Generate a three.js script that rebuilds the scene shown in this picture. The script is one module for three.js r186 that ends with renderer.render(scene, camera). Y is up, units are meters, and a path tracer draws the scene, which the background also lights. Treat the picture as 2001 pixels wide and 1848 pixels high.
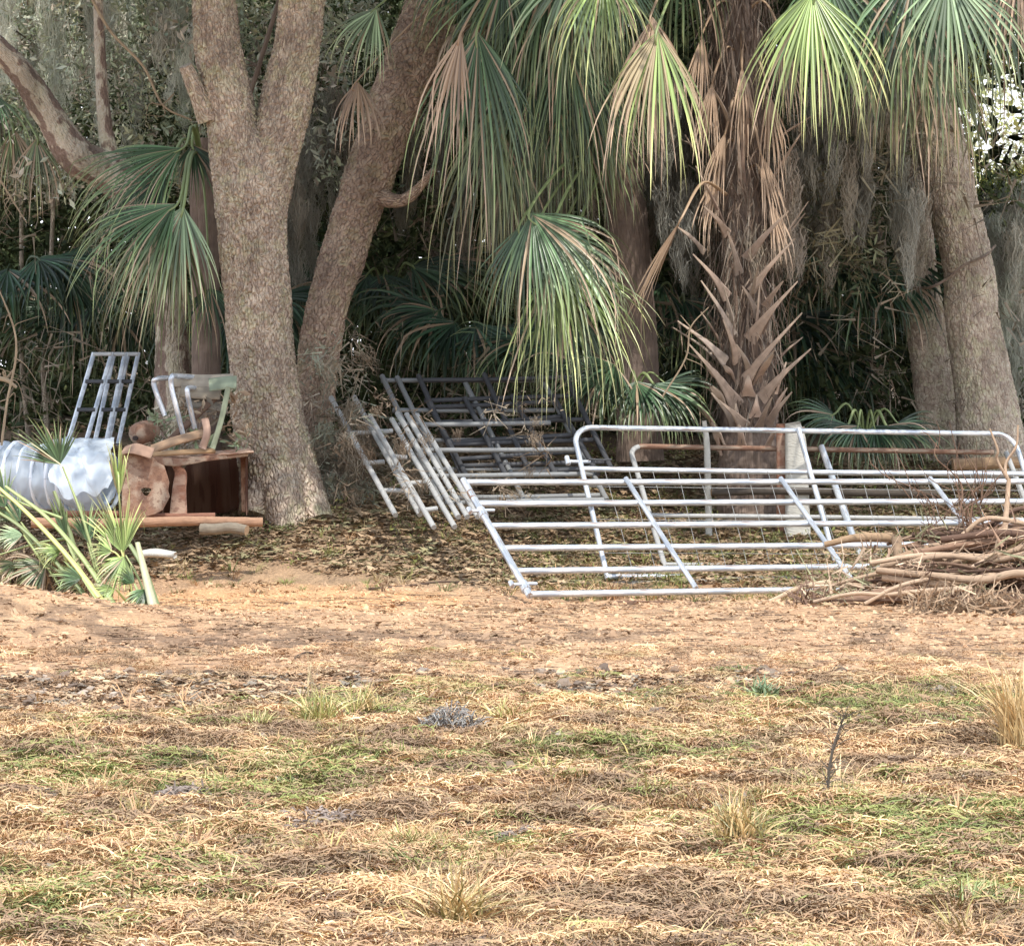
import * as THREE from 'three';
import { ImprovedNoise } from 'three/addons/math/ImprovedNoise.js';

// ---------------------------------------------------------------- camera, sky, sun, exposure
const scene = new THREE.Scene();
const FPX = 7062, CAMH = 1.65, PITCH = Math.atan(224 / FPX);
const camera = new THREE.PerspectiveCamera(2 * Math.atan(924 / FPX) * 180 / Math.PI, 1024 / 945, 0.1, 400);
camera.position.set(0, CAMH, 0);
camera.rotation.x = -PITCH;
scene.add(camera);
const renderer = new THREE.WebGLRenderer({ antialias: true });
renderer.toneMapping = THREE.LinearToneMapping;
renderer.toneMappingExposure = 1.42;
renderer.shadowMap.enabled = true;
const SUN = new THREE.Vector3(0.30, 1.55, 0.78).normalize();
const sun = new THREE.DirectionalLight(new THREE.Color(1, 0.95, 0.87), 3.6);
sun.position.copy(SUN).multiplyScalar(60).add(new THREE.Vector3(0, 0, -22));
sun.target.position.set(0, 0, -22);
sun.castShadow = true;
Object.assign(sun.shadow.camera, { left: -16, right: 16, top: 18, bottom: -18, near: 1, far: 120 });
sun.shadow.mapSize.set(4096, 4096);
scene.add(sun, sun.target);
{
  const w = 256, h = 128, a = new Float32Array(w * h * 4);
  for (let j = 0; j < h; j++) for (let i = 0; i < w; i++) {
    const e = Math.max(0, Math.sin(((j + .5) / h - .5) * Math.PI)), k = Math.pow(1 - e, 2.2), o = (j * w + i) * 4;
    a[o] = .92 + .60 * k; a[o + 1] = 1.08 + .47 * k; a[o + 2] = 1.34 + .25 * k; a[o + 3] = 1;
  }
  const t = new THREE.DataTexture(a, w, h, THREE.RGBAFormat, THREE.FloatType);
  t.mapping = THREE.EquirectangularReflectionMapping; t.magFilter = t.minFilter = THREE.LinearFilter; t.needsUpdate = true;
  scene.background = t; scene.environment = t;
}

// ---------------------------------------------------------------- helpers
let seed = 12345;
const rnd = () => { seed |= 0; seed = seed + 0x6D2B79F5 | 0; let t = Math.imul(seed ^ seed >>> 15, 1 | seed); t = t + Math.imul(t ^ t >>> 7, 61 | t) ^ t; return ((t ^ t >>> 14) >>> 0) / 4294967296; };
const rr = (a, b) => a + (b - a) * rnd();
const gs = () => (rnd() + rnd() + rnd() + rnd() - 2) * 1.2;
const V = (x, y, z) => new THREE.Vector3(x, y, z);
const clamp = (x, a = 0, b = 1) => Math.min(b, Math.max(a, x));
const ss = (a, b, x) => { const t = clamp((x - a) / (b - a)); return t * t * (3 - 2 * t); };
const lerp = (a, b, t) => a + (b - a) * t;
const mix3 = (a, b, t) => [lerp(a[0], b[0], t), lerp(a[1], b[1], t), lerp(a[2], b[2], t)];
const IN = new ImprovedNoise();
const n3 = (x, y, z = 0) => IN.noise(x + 37.1, y + 11.7, z + 5.3);
const fbm = (x, y, z = 0, o = 4) => { let s = 0, a = .5; for (let i = 0; i < o; i++) { s += a * n3(x, y, z + i * 7.7); x *= 2.03; y *= 2.03; z *= 2.03; a *= .5; } return s; };
const CA = Math.cos(PITCH), SA = Math.sin(PITCH);
// a point of the place, from its direction and its distance along the ground
function at(px, py, d) {
  const x = (px - 1000.5) / FPX, y0 = (924 - py) / FPX, y = y0 * CA - SA, z = -y0 * SA - CA;
  const k = d / -z; return V(x * k, y * k + CAMH, -d);
}
const names = {};
const numbered = n => { const k = names[n] = (names[n] ?? -1) + 1; return k ? `${n}_${String(k).padStart(3, '0')}` : n; };
function tag(o, label, category, group, kind) {
  if (label) o.userData.label = label; if (category) o.userData.category = category;
  if (group) o.userData.group = group; if (kind) o.userData.kind = kind; return o;
}
function thing(name, base, label, category, group) {
  const o = new THREE.Group(); o.name = numbered(name); o.position.copy(base); o.__o = base.clone(); scene.add(o);
  return tag(o, label, category, group);
}
class MB {                                                     // collects shapes and builds ONE named mesh of them
  constructor() { this.p = []; this.u = []; this.c = []; this.i = []; this.n = 0; this.col = [1, 1, 1]; }
  v(p, u = 0, w = 0, c = this.col) { this.p.push(p.x, p.y, p.z); this.u.push(u, w); this.c.push(c[0], c[1], c[2]); return this.n++; }
  t(a, b, c) { this.i.push(a, b, c); }
  q(a, b, c, d) { this.i.push(a, b, c, a, c, d); }
  tube(pts, rad, seg = 12, o = {}) {                           // tapered tube through pts; rad: number | array; o.noise(p, ang, s) adds to the radius
    const m = pts.length, R = Array.isArray(rad) ? rad : pts.map(() => rad); let s = 0;
    const T = pts.map((p, i) => pts[Math.min(i + 1, m - 1)].clone().sub(pts[Math.max(i - 1, 0)]).normalize());
    let N = Math.abs(T[0].y) > .9 ? V(1, 0, 0) : V(0, 1, 0); const tile = o.tile ?? .5;
    const rep = Math.max(1, Math.round(2 * Math.PI * R[0] / tile)); let prev;
    for (let i = 0; i < m; i++) {
      if (i) s += pts[i].distanceTo(pts[i - 1]);
      N.addScaledVector(T[i], -N.dot(T[i])).normalize(); const B = T[i].clone().cross(N);
      const ring = [];
      for (let j = 0; j <= seg; j++) {
        const a = (j % seg) / seg * Math.PI * 2, d = N.clone().multiplyScalar(Math.cos(a) * (o.flat ?? 1)).addScaledVector(B, Math.sin(a));
        const q = pts[i].clone().addScaledVector(d, R[i]), e = o.noise ? o.noise(q, a, s) : 0;
        ring.push(this.v(pts[i].clone().addScaledVector(d, R[i] + e), j / seg * rep, s / tile, o.color ? o.color(i / (m - 1), a, q) : this.col));
      }
      if (prev) for (let j = 0; j < seg; j++) this.q(prev[j], prev[j + 1], ring[j + 1], ring[j]);
      prev = ring;
      if ((i == 0 || i == m - 1) && !o.open) {
        const c = this.v(pts[i], .5, s / tile, o.capCol ?? this.col), k = ring.map((g, j) => this.v(V(this.p[g * 3], this.p[g * 3 + 1], this.p[g * 3 + 2]), .5 + .1 * Math.cos(j), s / tile + .1 * Math.sin(j), o.capCol ?? this.col));
        for (let j = 0; j < seg; j++) i == 0 ? this.t(c, k[j + 1], k[j]) : this.t(c, k[j], k[j + 1]);
      }
    }
    return this;
  }
  strap(pts, W, T, hint, o = {}) {                             // flat bar: width W, thickness T (numbers or arrays)
    const m = pts.length; let prev, s = 0;
    for (let i = 0; i < m; i++) {
      if (i) s += pts[i].distanceTo(pts[i - 1]);
      const t = pts[Math.min(i + 1, m - 1)].clone().sub(pts[Math.max(i - 1, 0)]).normalize();
      const n = hint.clone().addScaledVector(t, -hint.dot(t)).normalize(), b = t.clone().cross(n);
      const w = (W[i] ?? W) / 2, h = (T[i] ?? T) / 2, sec = [[-1, -.35], [-.8, -1], [.8, -1], [1, -.35], [1, .35], [.75, 1], [0, 1 + (o.ridge ?? 0)], [-.75, 1], [-1, .35]];
      const ring = sec.map(([x, y], j) => this.v(pts[i].clone().addScaledVector(b, x * w).addScaledVector(n, y * h), j / 9 * .4 + (o.u0 ?? 0), s / .4, o.color ? o.color(i / (m - 1)) : this.col));
      if (prev) for (let j = 0; j < 9; j++) this.q(prev[j], ring[j], ring[(j + 1) % 9], prev[(j + 1) % 9]);
      if (i == 0 || i == m - 1) for (let j = 1; j < 8; j++) i ? this.t(ring[0], ring[j], ring[j + 1]) : this.t(ring[0], ring[j + 1], ring[j]);
      prev = ring;
    }
    return this;
  }
  ribbon(pts, W, side, o = {}) {                               // folded blade
    const m = pts.length; let prev;
    for (let i = 0; i < m; i++) {
      const t = pts[Math.min(i + 1, m - 1)].clone().sub(pts[Math.max(i - 1, 0)]).normalize();
      const sd = side[i] ?? side, b = sd.clone().addScaledVector(t, -sd.dot(t)).normalize(), n = t.clone().cross(b), w = W[i] / 2, c = o.color ? o.color(i / (m - 1)) : this.col;
      const r = [this.v(pts[i].clone().addScaledVector(b, -w), 0, i, c), this.v(pts[i].clone().addScaledVector(n, w * (o.fold ?? .5)), .5, i, c), this.v(pts[i].clone().addScaledVector(b, w), 1, i, c)];
      if (prev) { this.q(prev[0], prev[1], r[1], r[0]); this.q(prev[1], prev[2], r[2], r[1]); }
      prev = r;
    }
    return this;
  }
  geo(o = V(0, 0, 0)) {
    const g = new THREE.BufferGeometry(), p = this.p;
    for (let i = 0; i < p.length; i += 3) { p[i] -= o.x; p[i + 1] -= o.y; p[i + 2] -= o.z; }
    g.setAttribute('position', new THREE.Float32BufferAttribute(p, 3)); g.setAttribute('uv', new THREE.Float32BufferAttribute(this.u, 2));
    g.setAttribute('color', new THREE.Float32BufferAttribute(this.c, 3)); g.setIndex(this.i); g.computeVertexNormals(); return g;
  }
  build(name, mat, parent) {                                   // parent: a thing or part, or a Vector3: then the mesh itself is the thing
    const top = parent.isVector3, o = top ? parent : parent.__o, m = new THREE.Mesh(this.geo(o), mat);
    m.name = top ? numbered(name) : name; m.castShadow = m.receiveShadow = true; m.__o = o;
    if (top) { m.position.copy(o); scene.add(m); } else parent.add(m);
    return m;
  }
}
const curve = (pts, n) => new THREE.CatmullRomCurve3(pts, false, 'catmullrom', .5).getPoints(n);
const curveR = (R, n) => Array.from({ length: n + 1 }, (_, i) => { const t = i / n * (R.length - 1), k = Math.min(R.length - 2, Math.floor(t)), f = t - k; return lerp(R[k], R[k + 1], f * f * (3 - 2 * f) * .5 + f * .5); });
// ---------------------------------------------------------------- textures
const s8 = x => Math.round(255 * (x <= .0031308 ? 12.92 * x : 1.055 * Math.pow(clamp(x), 1 / 2.4) - .055));
const hash = (x, y, s) => { let h = Math.imul(x, 374761393) + Math.imul(y, 668265263) + Math.imul(s, 974634553) | 0; h = Math.imul(h ^ h >>> 13, 1274126177); return ((h ^ h >>> 16) >>> 0) / 4294967296; };
function pn(x, y, px, py, s) {                                 // tiling value noise
  const X = Math.floor(x), Y = Math.floor(y), fx = x - X, fy = y - Y, u = fx * fx * (3 - 2 * fx), w = fy * fy * (3 - 2 * fy), m = (a, b) => ((a % b) + b) % b;
  const h = (i, j) => hash(m(X + i, px), m(Y + j, py), s);
  return lerp(lerp(h(0, 0), h(1, 0), u), lerp(h(0, 1), h(1, 1), u), w);
}
const pf = (u, v, fx, fy, s, o = 4) => { let a = .5, r = 0, t = 0; for (let i = 0; i < o; i++) { r += a * pn(u * fx, v * fy, fx, fy, s + i); t += a; a *= .55; fx *= 2; fy *= 2; } return r / t; };
function worley(u, v, nx, ny, s) {
  const x = u * nx, y = v * ny, X = Math.floor(x), Y = Math.floor(y); let a = 9, b = 9;
  for (let i = -1; i < 2; i++) for (let j = -1; j < 2; j++) {
    const cx = ((X + i) % nx + nx) % nx, cy = ((Y + j) % ny + ny) % ny, d = Math.hypot(X + i + hash(cx, cy, s) - x, Y + j + hash(cx, cy, s + 9) - y);
    if (d < a) { b = a; a = d; } else if (d < b) b = d;
  }
  return [a, b];
}
function tex(n, f, color) {
  const a = new Uint8Array(n * n * 4);
  for (let j = 0; j < n; j++) for (let i = 0; i < n; i++) {
    const c = f((i + .5) / n, (j + .5) / n), o = (j * n + i) * 4; a[o + 3] = 255;
    if (color) for (let k = 0; k < 3; k++) a[o + k] = s8(c[k]); else a[o] = a[o + 1] = a[o + 2] = Math.round(255 * clamp(c));
  }
  const t = new THREE.DataTexture(a, n, n); t.wrapS = t.wrapT = THREE.RepeatWrapping; t.magFilter = THREE.LinearFilter; t.minFilter = THREE.LinearMipmapLinearFilter; t.generateMipmaps = true;
  if (color) t.colorSpace = THREE.SRGBColorSpace; t.needsUpdate = true; return t;
}
const barkH = (u, v) => { const du = .11 * (pf(u, v, 7, 6, 3, 3) - .5), [a, b] = worley(((u + du) % 1 + 1) % 1, v, 18, 9, 21); return clamp((b - a) * 2.2) * .65 + .35 * pf(u, v, 24, 20, 5, 3); };
const T_barkB = tex(512, barkH, false);
const T_barkC = tex(512, (u, v) => { const k = pf(u, v, 13, 11, 31, 4), g = pf(u, v, 8, 9, 51, 4), sp = pf(u, v, 70, 60, 71, 2), e = barkH(u, v); let c = mix3([.66, .56, .49], [1.0, .90, .78], ss(.3, .7, k)); c = mix3(c, [.86, .86, .62], ss(.54, .66, g) * .55); c = mix3([.34, .26, .21], c, ss(.06, .36, e)); return c.map(x => x * (.76 + .48 * sp)); }, true);
const T_lichC = tex(512, (u, v) => { const k = pf(u, v, 6, 4, 131, 5), sp = pf(u, v, 50, 50, 171, 2); let c = mix3([.45, .36, .33], [1.0, .96, .86], ss(.44, .56, k)); return c.map(x => x * (.75 + .5 * sp)); }, true);
const T_fibC = tex(256, (u, v) => { const k = pf(u, v, 40, 3, 11, 4), g = pf(u, v, 5, 5, 15, 4); return mix3([.55, .5, .48], [1, .95, .9], .6 * k + .4 * g).map(x => x * (.7 + .5 * pf(u, v, 8, 8, 44, 3))); }, true);
const T_fibB = tex(256, (u, v) => pf(u, v, 48, 4, 11, 4), false);
const T_soilC = tex(1024, (u, v) => { const [a, b] = worley(u, v, 70, 70, 4), sp = pf(u, v, 90, 90, 8, 3), k = pf(u, v, 8, 8, 2, 5); const m = (.55 + .5 * sp) * (.78 + .44 * k) * (.9 + .25 * hash(Math.floor(u * 170), Math.floor(v * 170), 3)); return [m, m * .97, m * .93]; }, true);
const T_soilB = tex(1024, (u, v) => { const [a, b] = worley(u, v, 46, 46, 4); return .5 * clamp(1 - a) + .5 * pf(u, v, 40, 40, 8, 4); }, false);
const T_rustC = tex(256, (u, v) => { const k = pf(u, v, 5, 5, 3, 5), g = pf(u, v, 20, 20, 8, 3); let c = mix3([.34, .17, .11], [.50, .34, .25], ss(.35, .65, k)); return mix3(c, [.2, .09, .06], ss(.55, .7, g) * .6); }, true);
const T_galvC = tex(256, (u, v) => { const k = pf(u, v, 6, 6, 3, 4), g = pf(u, v, 30, 30, 8, 3); return mix3([.68, .72, .78], [.92, .94, .97], k).map(x => x * (.82 + .28 * g)); }, true);
const T_galvW = tex(512, (u, v) => { const k = pf(u, v, 5, 4, 3, 4), g = pf(u, v, 40, 40, 8, 3), r = pf(u, v, 7, 5, 63, 5); let c = mix3([.58, .62, .68], [.95, .96, .98], ss(.3, .6, k)).map(x => x * (.80 + .32 * g)); c = mix3(c, [.46, .40, .35], ss(.62, .72, r) * .6); return mix3(c, [.34, .16, .085], ss(.70, .76, r) * .7); }, true);
const T_pale = tex(256, (u, v) => { const k = pf(u, v, 6, 6, 23, 5); return mix3([.6, .6, .6], [1, 1, 1], k); }, true);
// ---------------------------------------------------------------- materials
const std = (o) => new THREE.MeshStandardMaterial(Object.assign({ roughness: .9, metalness: 0, side: THREE.DoubleSide }, o));
const phys = (o) => new THREE.MeshPhysicalMaterial(Object.assign({ roughness: .6, metalness: 0, side: THREE.DoubleSide }, o));
const lin = (r, g, b) => new THREE.Color().setRGB(r, g, b);
const M = {
  ground: std({ map: T_soilC, bumpMap: T_soilB, bumpScale: .025, vertexColors: true, roughness: 1 }),
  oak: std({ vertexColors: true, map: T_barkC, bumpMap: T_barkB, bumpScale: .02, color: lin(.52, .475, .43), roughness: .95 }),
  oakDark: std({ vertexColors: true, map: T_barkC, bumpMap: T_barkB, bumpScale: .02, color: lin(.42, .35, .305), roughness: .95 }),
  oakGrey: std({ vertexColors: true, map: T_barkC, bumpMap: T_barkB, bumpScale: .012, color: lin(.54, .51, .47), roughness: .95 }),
  lichen: std({ vertexColors: true, map: T_lichC, bumpMap: T_barkB, bumpScale: .008, color: lin(.5, .45, .4), roughness: .95 }),
  palmTrunk: std({ map: T_fibC, bumpMap: T_fibB, bumpScale: .015, color: lin(.27, .215, .18), roughness: 1 }),
  boot: std({ map: T_fibC, bumpMap: T_fibB, bumpScale: .004, vertexColors: true, roughness: .9 }),
  frond: phys({ vertexColors: true, roughness: .36, specularIntensity: 1 }),
  stalk: phys({ vertexColors: true, roughness: .5 }),
  leaf: phys({ roughness: .75, color: lin(1, 1, 1), specularIntensity: .4 }),
  moss: std({ roughness: 1, color: lin(1, 1, 1) }),
  moss2: std({ roughness: 1, vertexColors: true }),
  straw: phys({ roughness: .8, color: lin(1, 1, 1), specularIntensity: .4 }),
  galv: std({ map: T_galvW, roughness: .4, metalness: .5, color: lin(.84, .86, .88) }),
  galvOld: std({ map: T_galvC, roughness: .65, metalness: .1, color: lin(.50, .48, .44), bumpMap: T_soilB, bumpScale: .002 }),
  tubeDark: std({ map: T_galvC, roughness: .7, metalness: .1, color: lin(.07, .068, .07) }),
  galvDim: std({ map: T_galvC, roughness: .7, metalness: .1, color: lin(.27, .265, .25) }),
  rust: std({ map: T_rustC, bumpMap: T_soilB, bumpScale: .003, roughness: .9, metalness: .1 }),
  rustPale: std({ map: T_rustC, color: lin(.66, .72, .72), bumpMap: T_soilB, bumpScale: .003, roughness: .9 }),
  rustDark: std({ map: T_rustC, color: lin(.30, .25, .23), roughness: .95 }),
  white: std({ map: T_pale, bumpMap: T_soilB, bumpScale: .004, color: lin(.58, .56, .5), roughness: .7 }),
  wood: std({ map: T_fibC, bumpMap: T_fibB, bumpScale: .004, vertexColors: true, roughness: .95 }),
  plastic: phys({ color: lin(.66, .73, .80), roughness: .42, transmission: .5, thickness: 0, specularIntensity: 1 }),
  plasticRib: phys({ color: lin(.70, .75, .82), roughness: .45 }),
  hole: std({ color: lin(.03, .02, .018) }),  // near-black colour for the shade inside the canister hole
};

// ---------------------------------------------------------------- the ground
const OAKX = -1.72;
function groundH(x, d) {
  let h = .95 * ss(lerp(25.2, 26.3, ss(-.7, .3, x)), 32.2, d) + .35 * ss(34, 60, d) - .055 * ss(-.3, .3, x) * Math.exp(-(((d - 25.2) / .9) ** 2));
  h += .30 * Math.exp(-(((x + 1.55) / 1.25) ** 2) - (((d - 27.6) / 1.25) ** 2));
  h += .24 * Math.exp(-(((x + 3.2) / 1.05) ** 2) - (((d - 22.2) / .9) ** 2)) * (1 + .5 * fbm(x * 3, d * 3, 5, 3));
  h += .10 * Math.exp(-(((x - 3.6) / 1.3) ** 2) - (((d - 24.8) / .8) ** 2));
  h += .07 * fbm(x * .5, d * .5, 1, 3);
  return h;
}
const micro = (x, d) => { const k = ss(17, 20, d); return (.085 - .058 * k) * fbm(x * 3.1, d * 2.6, 4, 3) + (.034 + .006 * k) * fbm(x * 9, d * 8, 8, 3) + .012 * fbm(x * 26, d * 24, 3, 2); };
const gp = (x, d, up = 0) => V(x, groundH(x, d) + micro(x, d) + up, -d);
const pxAt = (x, d) => 1000.5 + FPX * x / d;
const grassW = (x, d) => ss(18.0, 15.6, d + 2.6 * fbm(x * .8, d * .6, 9, 3) - .8 * ss(1.0, 2.4, x) + 1.5 * ss(-.9, -2.2, x));
const blob = (x, d, px, cd, w, l) => Math.exp(-(((x - (px - 1000) * cd / FPX) / w) ** 2) - (((d - cd) / l) ** 2));
function greenW(x, d) {
  const g = blob(x, d, 1750, 16.9, .9, .7) + blob(x, d, 1130, 14.8, .5, .5) + blob(x, d, 450, 14, .6, .6) + blob(x, d, 1700, 12.7, .55, .35) + blob(x, d, 60, 14.3, .3, .6) + blob(x, d, 30, 10.8, .5, .6) + blob(x, d, 700, 16.8, .7, .6) * .6 + blob(x, d, 1900, 12.2, .5, .6) + blob(x, d, 1950, 11, .4, .5);
  return clamp(g * 1.1 + 1.3 * fbm(x * 1.6, d * 1.4, 17, 3) + .05);
}
function groundC(x, d) {
  const n = fbm(x * 1.4, d * 1.1, 2, 4), n2 = fbm(x * 4, d * 3.4, 6, 3);
  let c = mix3([.45, .28, .165], [.60, .40, .24], clamp(.5 + n * 1.5));
  const orange = ss(.25, .8, blob(x, d, 440, 24.4, 1.1, 1.25) * 1.3 + .6 * blob(x, d, 700, 24.3, .9, .8) + .9 * n + .5 * n2); c = mix3(c, [.62, .37, .19], orange * .85);  // orange sandy soil, with a pool of sun painted into its colour
  const shadeMix = ss(.0, .22, n2 * .6 + n * .8 + .5 * blob(x, d, 420, 21.0, .75, .55) + .25 * blob(x, d, 1000, 21.6, 2, .5) - .12); c = mix3(c, [.19, .12, .078], shadeMix * .75 * (1 - orange));  // tree shade painted into the dirt as a dark band, plus random patches
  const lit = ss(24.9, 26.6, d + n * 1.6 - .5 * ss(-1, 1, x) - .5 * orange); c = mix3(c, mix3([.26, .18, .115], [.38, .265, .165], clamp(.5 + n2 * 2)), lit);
  const gw = grassW(x, d); c = mix3(c, mix3([.42, .29, .175], [.235, .175, .125], ss(-.02, .16, fbm(x * 1.3, d * 1.5, 41, 4) + .5 * fbm(x * 5, d * 5, 43, 2))), gw);
  const gr = greenW(x, d); c = mix3(c, [.20, .21, .085], gw * gr * .6);
  return c;
}
{
  const xs = [], ds = [];
  for (let x = -70; x < -5; x += 3) xs.push(x); for (let x = -5; x < 5; x += .035) xs.push(x); for (let x = 5; x <= 70; x += 3) xs.push(x);
  for (let d = -60; d < 9; d += 3) ds.push(d); for (let d = 9.2; d < 28.5; d += .042) ds.push(d); for (let d = 28.5; d < 40; d += .2) ds.push(d); for (let d = 40; d <= 150; d += 5) ds.push(d);
  const b = new MB(), W = xs.length;
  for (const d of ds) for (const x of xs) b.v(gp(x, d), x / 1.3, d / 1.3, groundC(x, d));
  for (let j = 0; j < ds.length - 1; j++) for (let i = 0; i < W - 1; i++) b.q(j * W + i, j * W + i + 1, (j + 1) * W + i + 1, (j + 1) * W + i);
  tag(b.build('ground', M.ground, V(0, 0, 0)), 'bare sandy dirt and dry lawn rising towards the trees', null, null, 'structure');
}
// ---------------------------------------------------------------- many small things nobody could count
const _m = new THREE.Matrix4(), _q = new THREE.Quaternion(), _e = new THREE.Euler();
function scatter(name, label, geos, mat, list, parent) {       // list of {p, s, rx, ry, rz, c}; one InstancedMesh per geometry variant
  const per = geos.map(() => []); list.forEach((l, i) => per[i % geos.length].push(l));
  const ms = per.map((L, k) => {
    const im = new THREE.InstancedMesh(geos[k], mat, L.length); im.castShadow = im.receiveShadow = true;
    L.forEach((l, i) => { _q.setFromEuler(_e.set(l.rx ?? 0, l.ry ?? rnd() * 6.283, l.rz ?? 0)); const o = parent?.__o; _m.compose(o ? l.p.clone().sub(o) : l.p, _q, l.sv ?? V(l.s, l.s, l.s)); im.setMatrixAt(i, _m); im.setColorAt(i, lin(...l.c)); });
    im.name = parent ? name : numbered(name); tag(im, parent ? null : label, null, null, 'stuff'); (parent ?? scene).add(im); return im;
  });
  return ms;
}
const bare = mb => { const g = mb.geo(); g.deleteAttribute('color'); return g; };
function tuftGeo(n, h, splay, w) {
  const b = new MB();
  for (let i = 0; i < n; i++) {
    const a = rr(0, 6.283), r = rr(0, .035), L = h * rr(.5, 1.15), k = splay * rr(.3, 1.3), d = V(Math.cos(a), 0, Math.sin(a)), p0 = d.clone().multiplyScalar(r), pts = [];
    for (let j = 0; j <= 3; j++) { const t = j / 3; pts.push(p0.clone().addScaledVector(d, L * k * t * t).add(V(0, L * t * (1 - .35 * k * t), 0))); }
    b.ribbon(pts, [w, w * .9, w * .6, w * .1], V(-d.z, 0, d.x).applyAxisAngle(V(0, 1, 0), rr(-.9, .9)), { fold: .3 });
  }
  return bare(b);
}
function matGeo(n, L0, L1, w) {                                // bent straws lying about
  const b = new MB();
  for (let i = 0; i < n; i++) {
    const a = rr(0, 6.283), L = rr(L0, L1), d = V(Math.cos(a), 0, Math.sin(a)), s = V(-d.z, 0, d.x), c = V(rr(-.07, .07), rr(.0, .03), rr(-.07, .07)), hh = rr(.002, .022), bd = rr(-.12, .12), pts = [];
    for (let j = 0; j <= 3; j++) { const t = j / 3 - .5; pts.push(c.clone().addScaledVector(d, L * t).addScaledVector(s, bd * L * (t * t * 4)).add(V(0, hh * (1 - 4 * t * t) + rr(-.004, .01), 0))); }
    b.ribbon(pts, [w * .4, w, w, w * .2], s.clone().add(V(0, rr(-.8, .8), 0)), { fold: .3 });
  }
  return bare(b);
}
function litterGeo(n, sz) {                                    // curled dead leaves
  const b = new MB();
  for (let i = 0; i < n; i++) {
    const a = rr(0, 6.283), L = sz * rr(.5, 1.2), d = V(Math.cos(a), rr(-.35, .35), Math.sin(a)), s = V(-Math.sin(a), rr(-.7, .7), Math.cos(a)).normalize(), c = V(rr(-.09, .09), rr(.002, .022), rr(-.09, .09)), cu = rr(-.5, .5);
    b.ribbon([0, .5, 1].map(t => c.clone().addScaledVector(d, L * (t - .5)).add(V(0, cu * L * (t - .5) * (t - .5), 0))), [L * .1, L * rr(.3, .55), L * .05], s, { fold: rr(-.8, .8) });
  }
  return bare(b);
}
const STRAW = [[.63, .42, .215], [.50, .305, .165], [.77, .55, .31], [.38, .235, .135], [.42, .315, .165], [.245, .16, .105], [.57, .355, .20]], GREEN = [[.21, .235, .075], [.27, .28, .095], [.16, .19, .07], [.33, .31, .12]];
const pick = a => a[Math.floor(rnd() * a.length)], vary = (c, k = .2) => { const f = rr(1 - k, 1 + k); return c.map(x => x * f); };
function spot(d0, d1, pw = 1) { const d = lerp(d0, d1, Math.pow(rnd(), pw)), x = rr(-1, 1) * (.1417 * d * 1.06 + .15); return [x, d]; }
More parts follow.
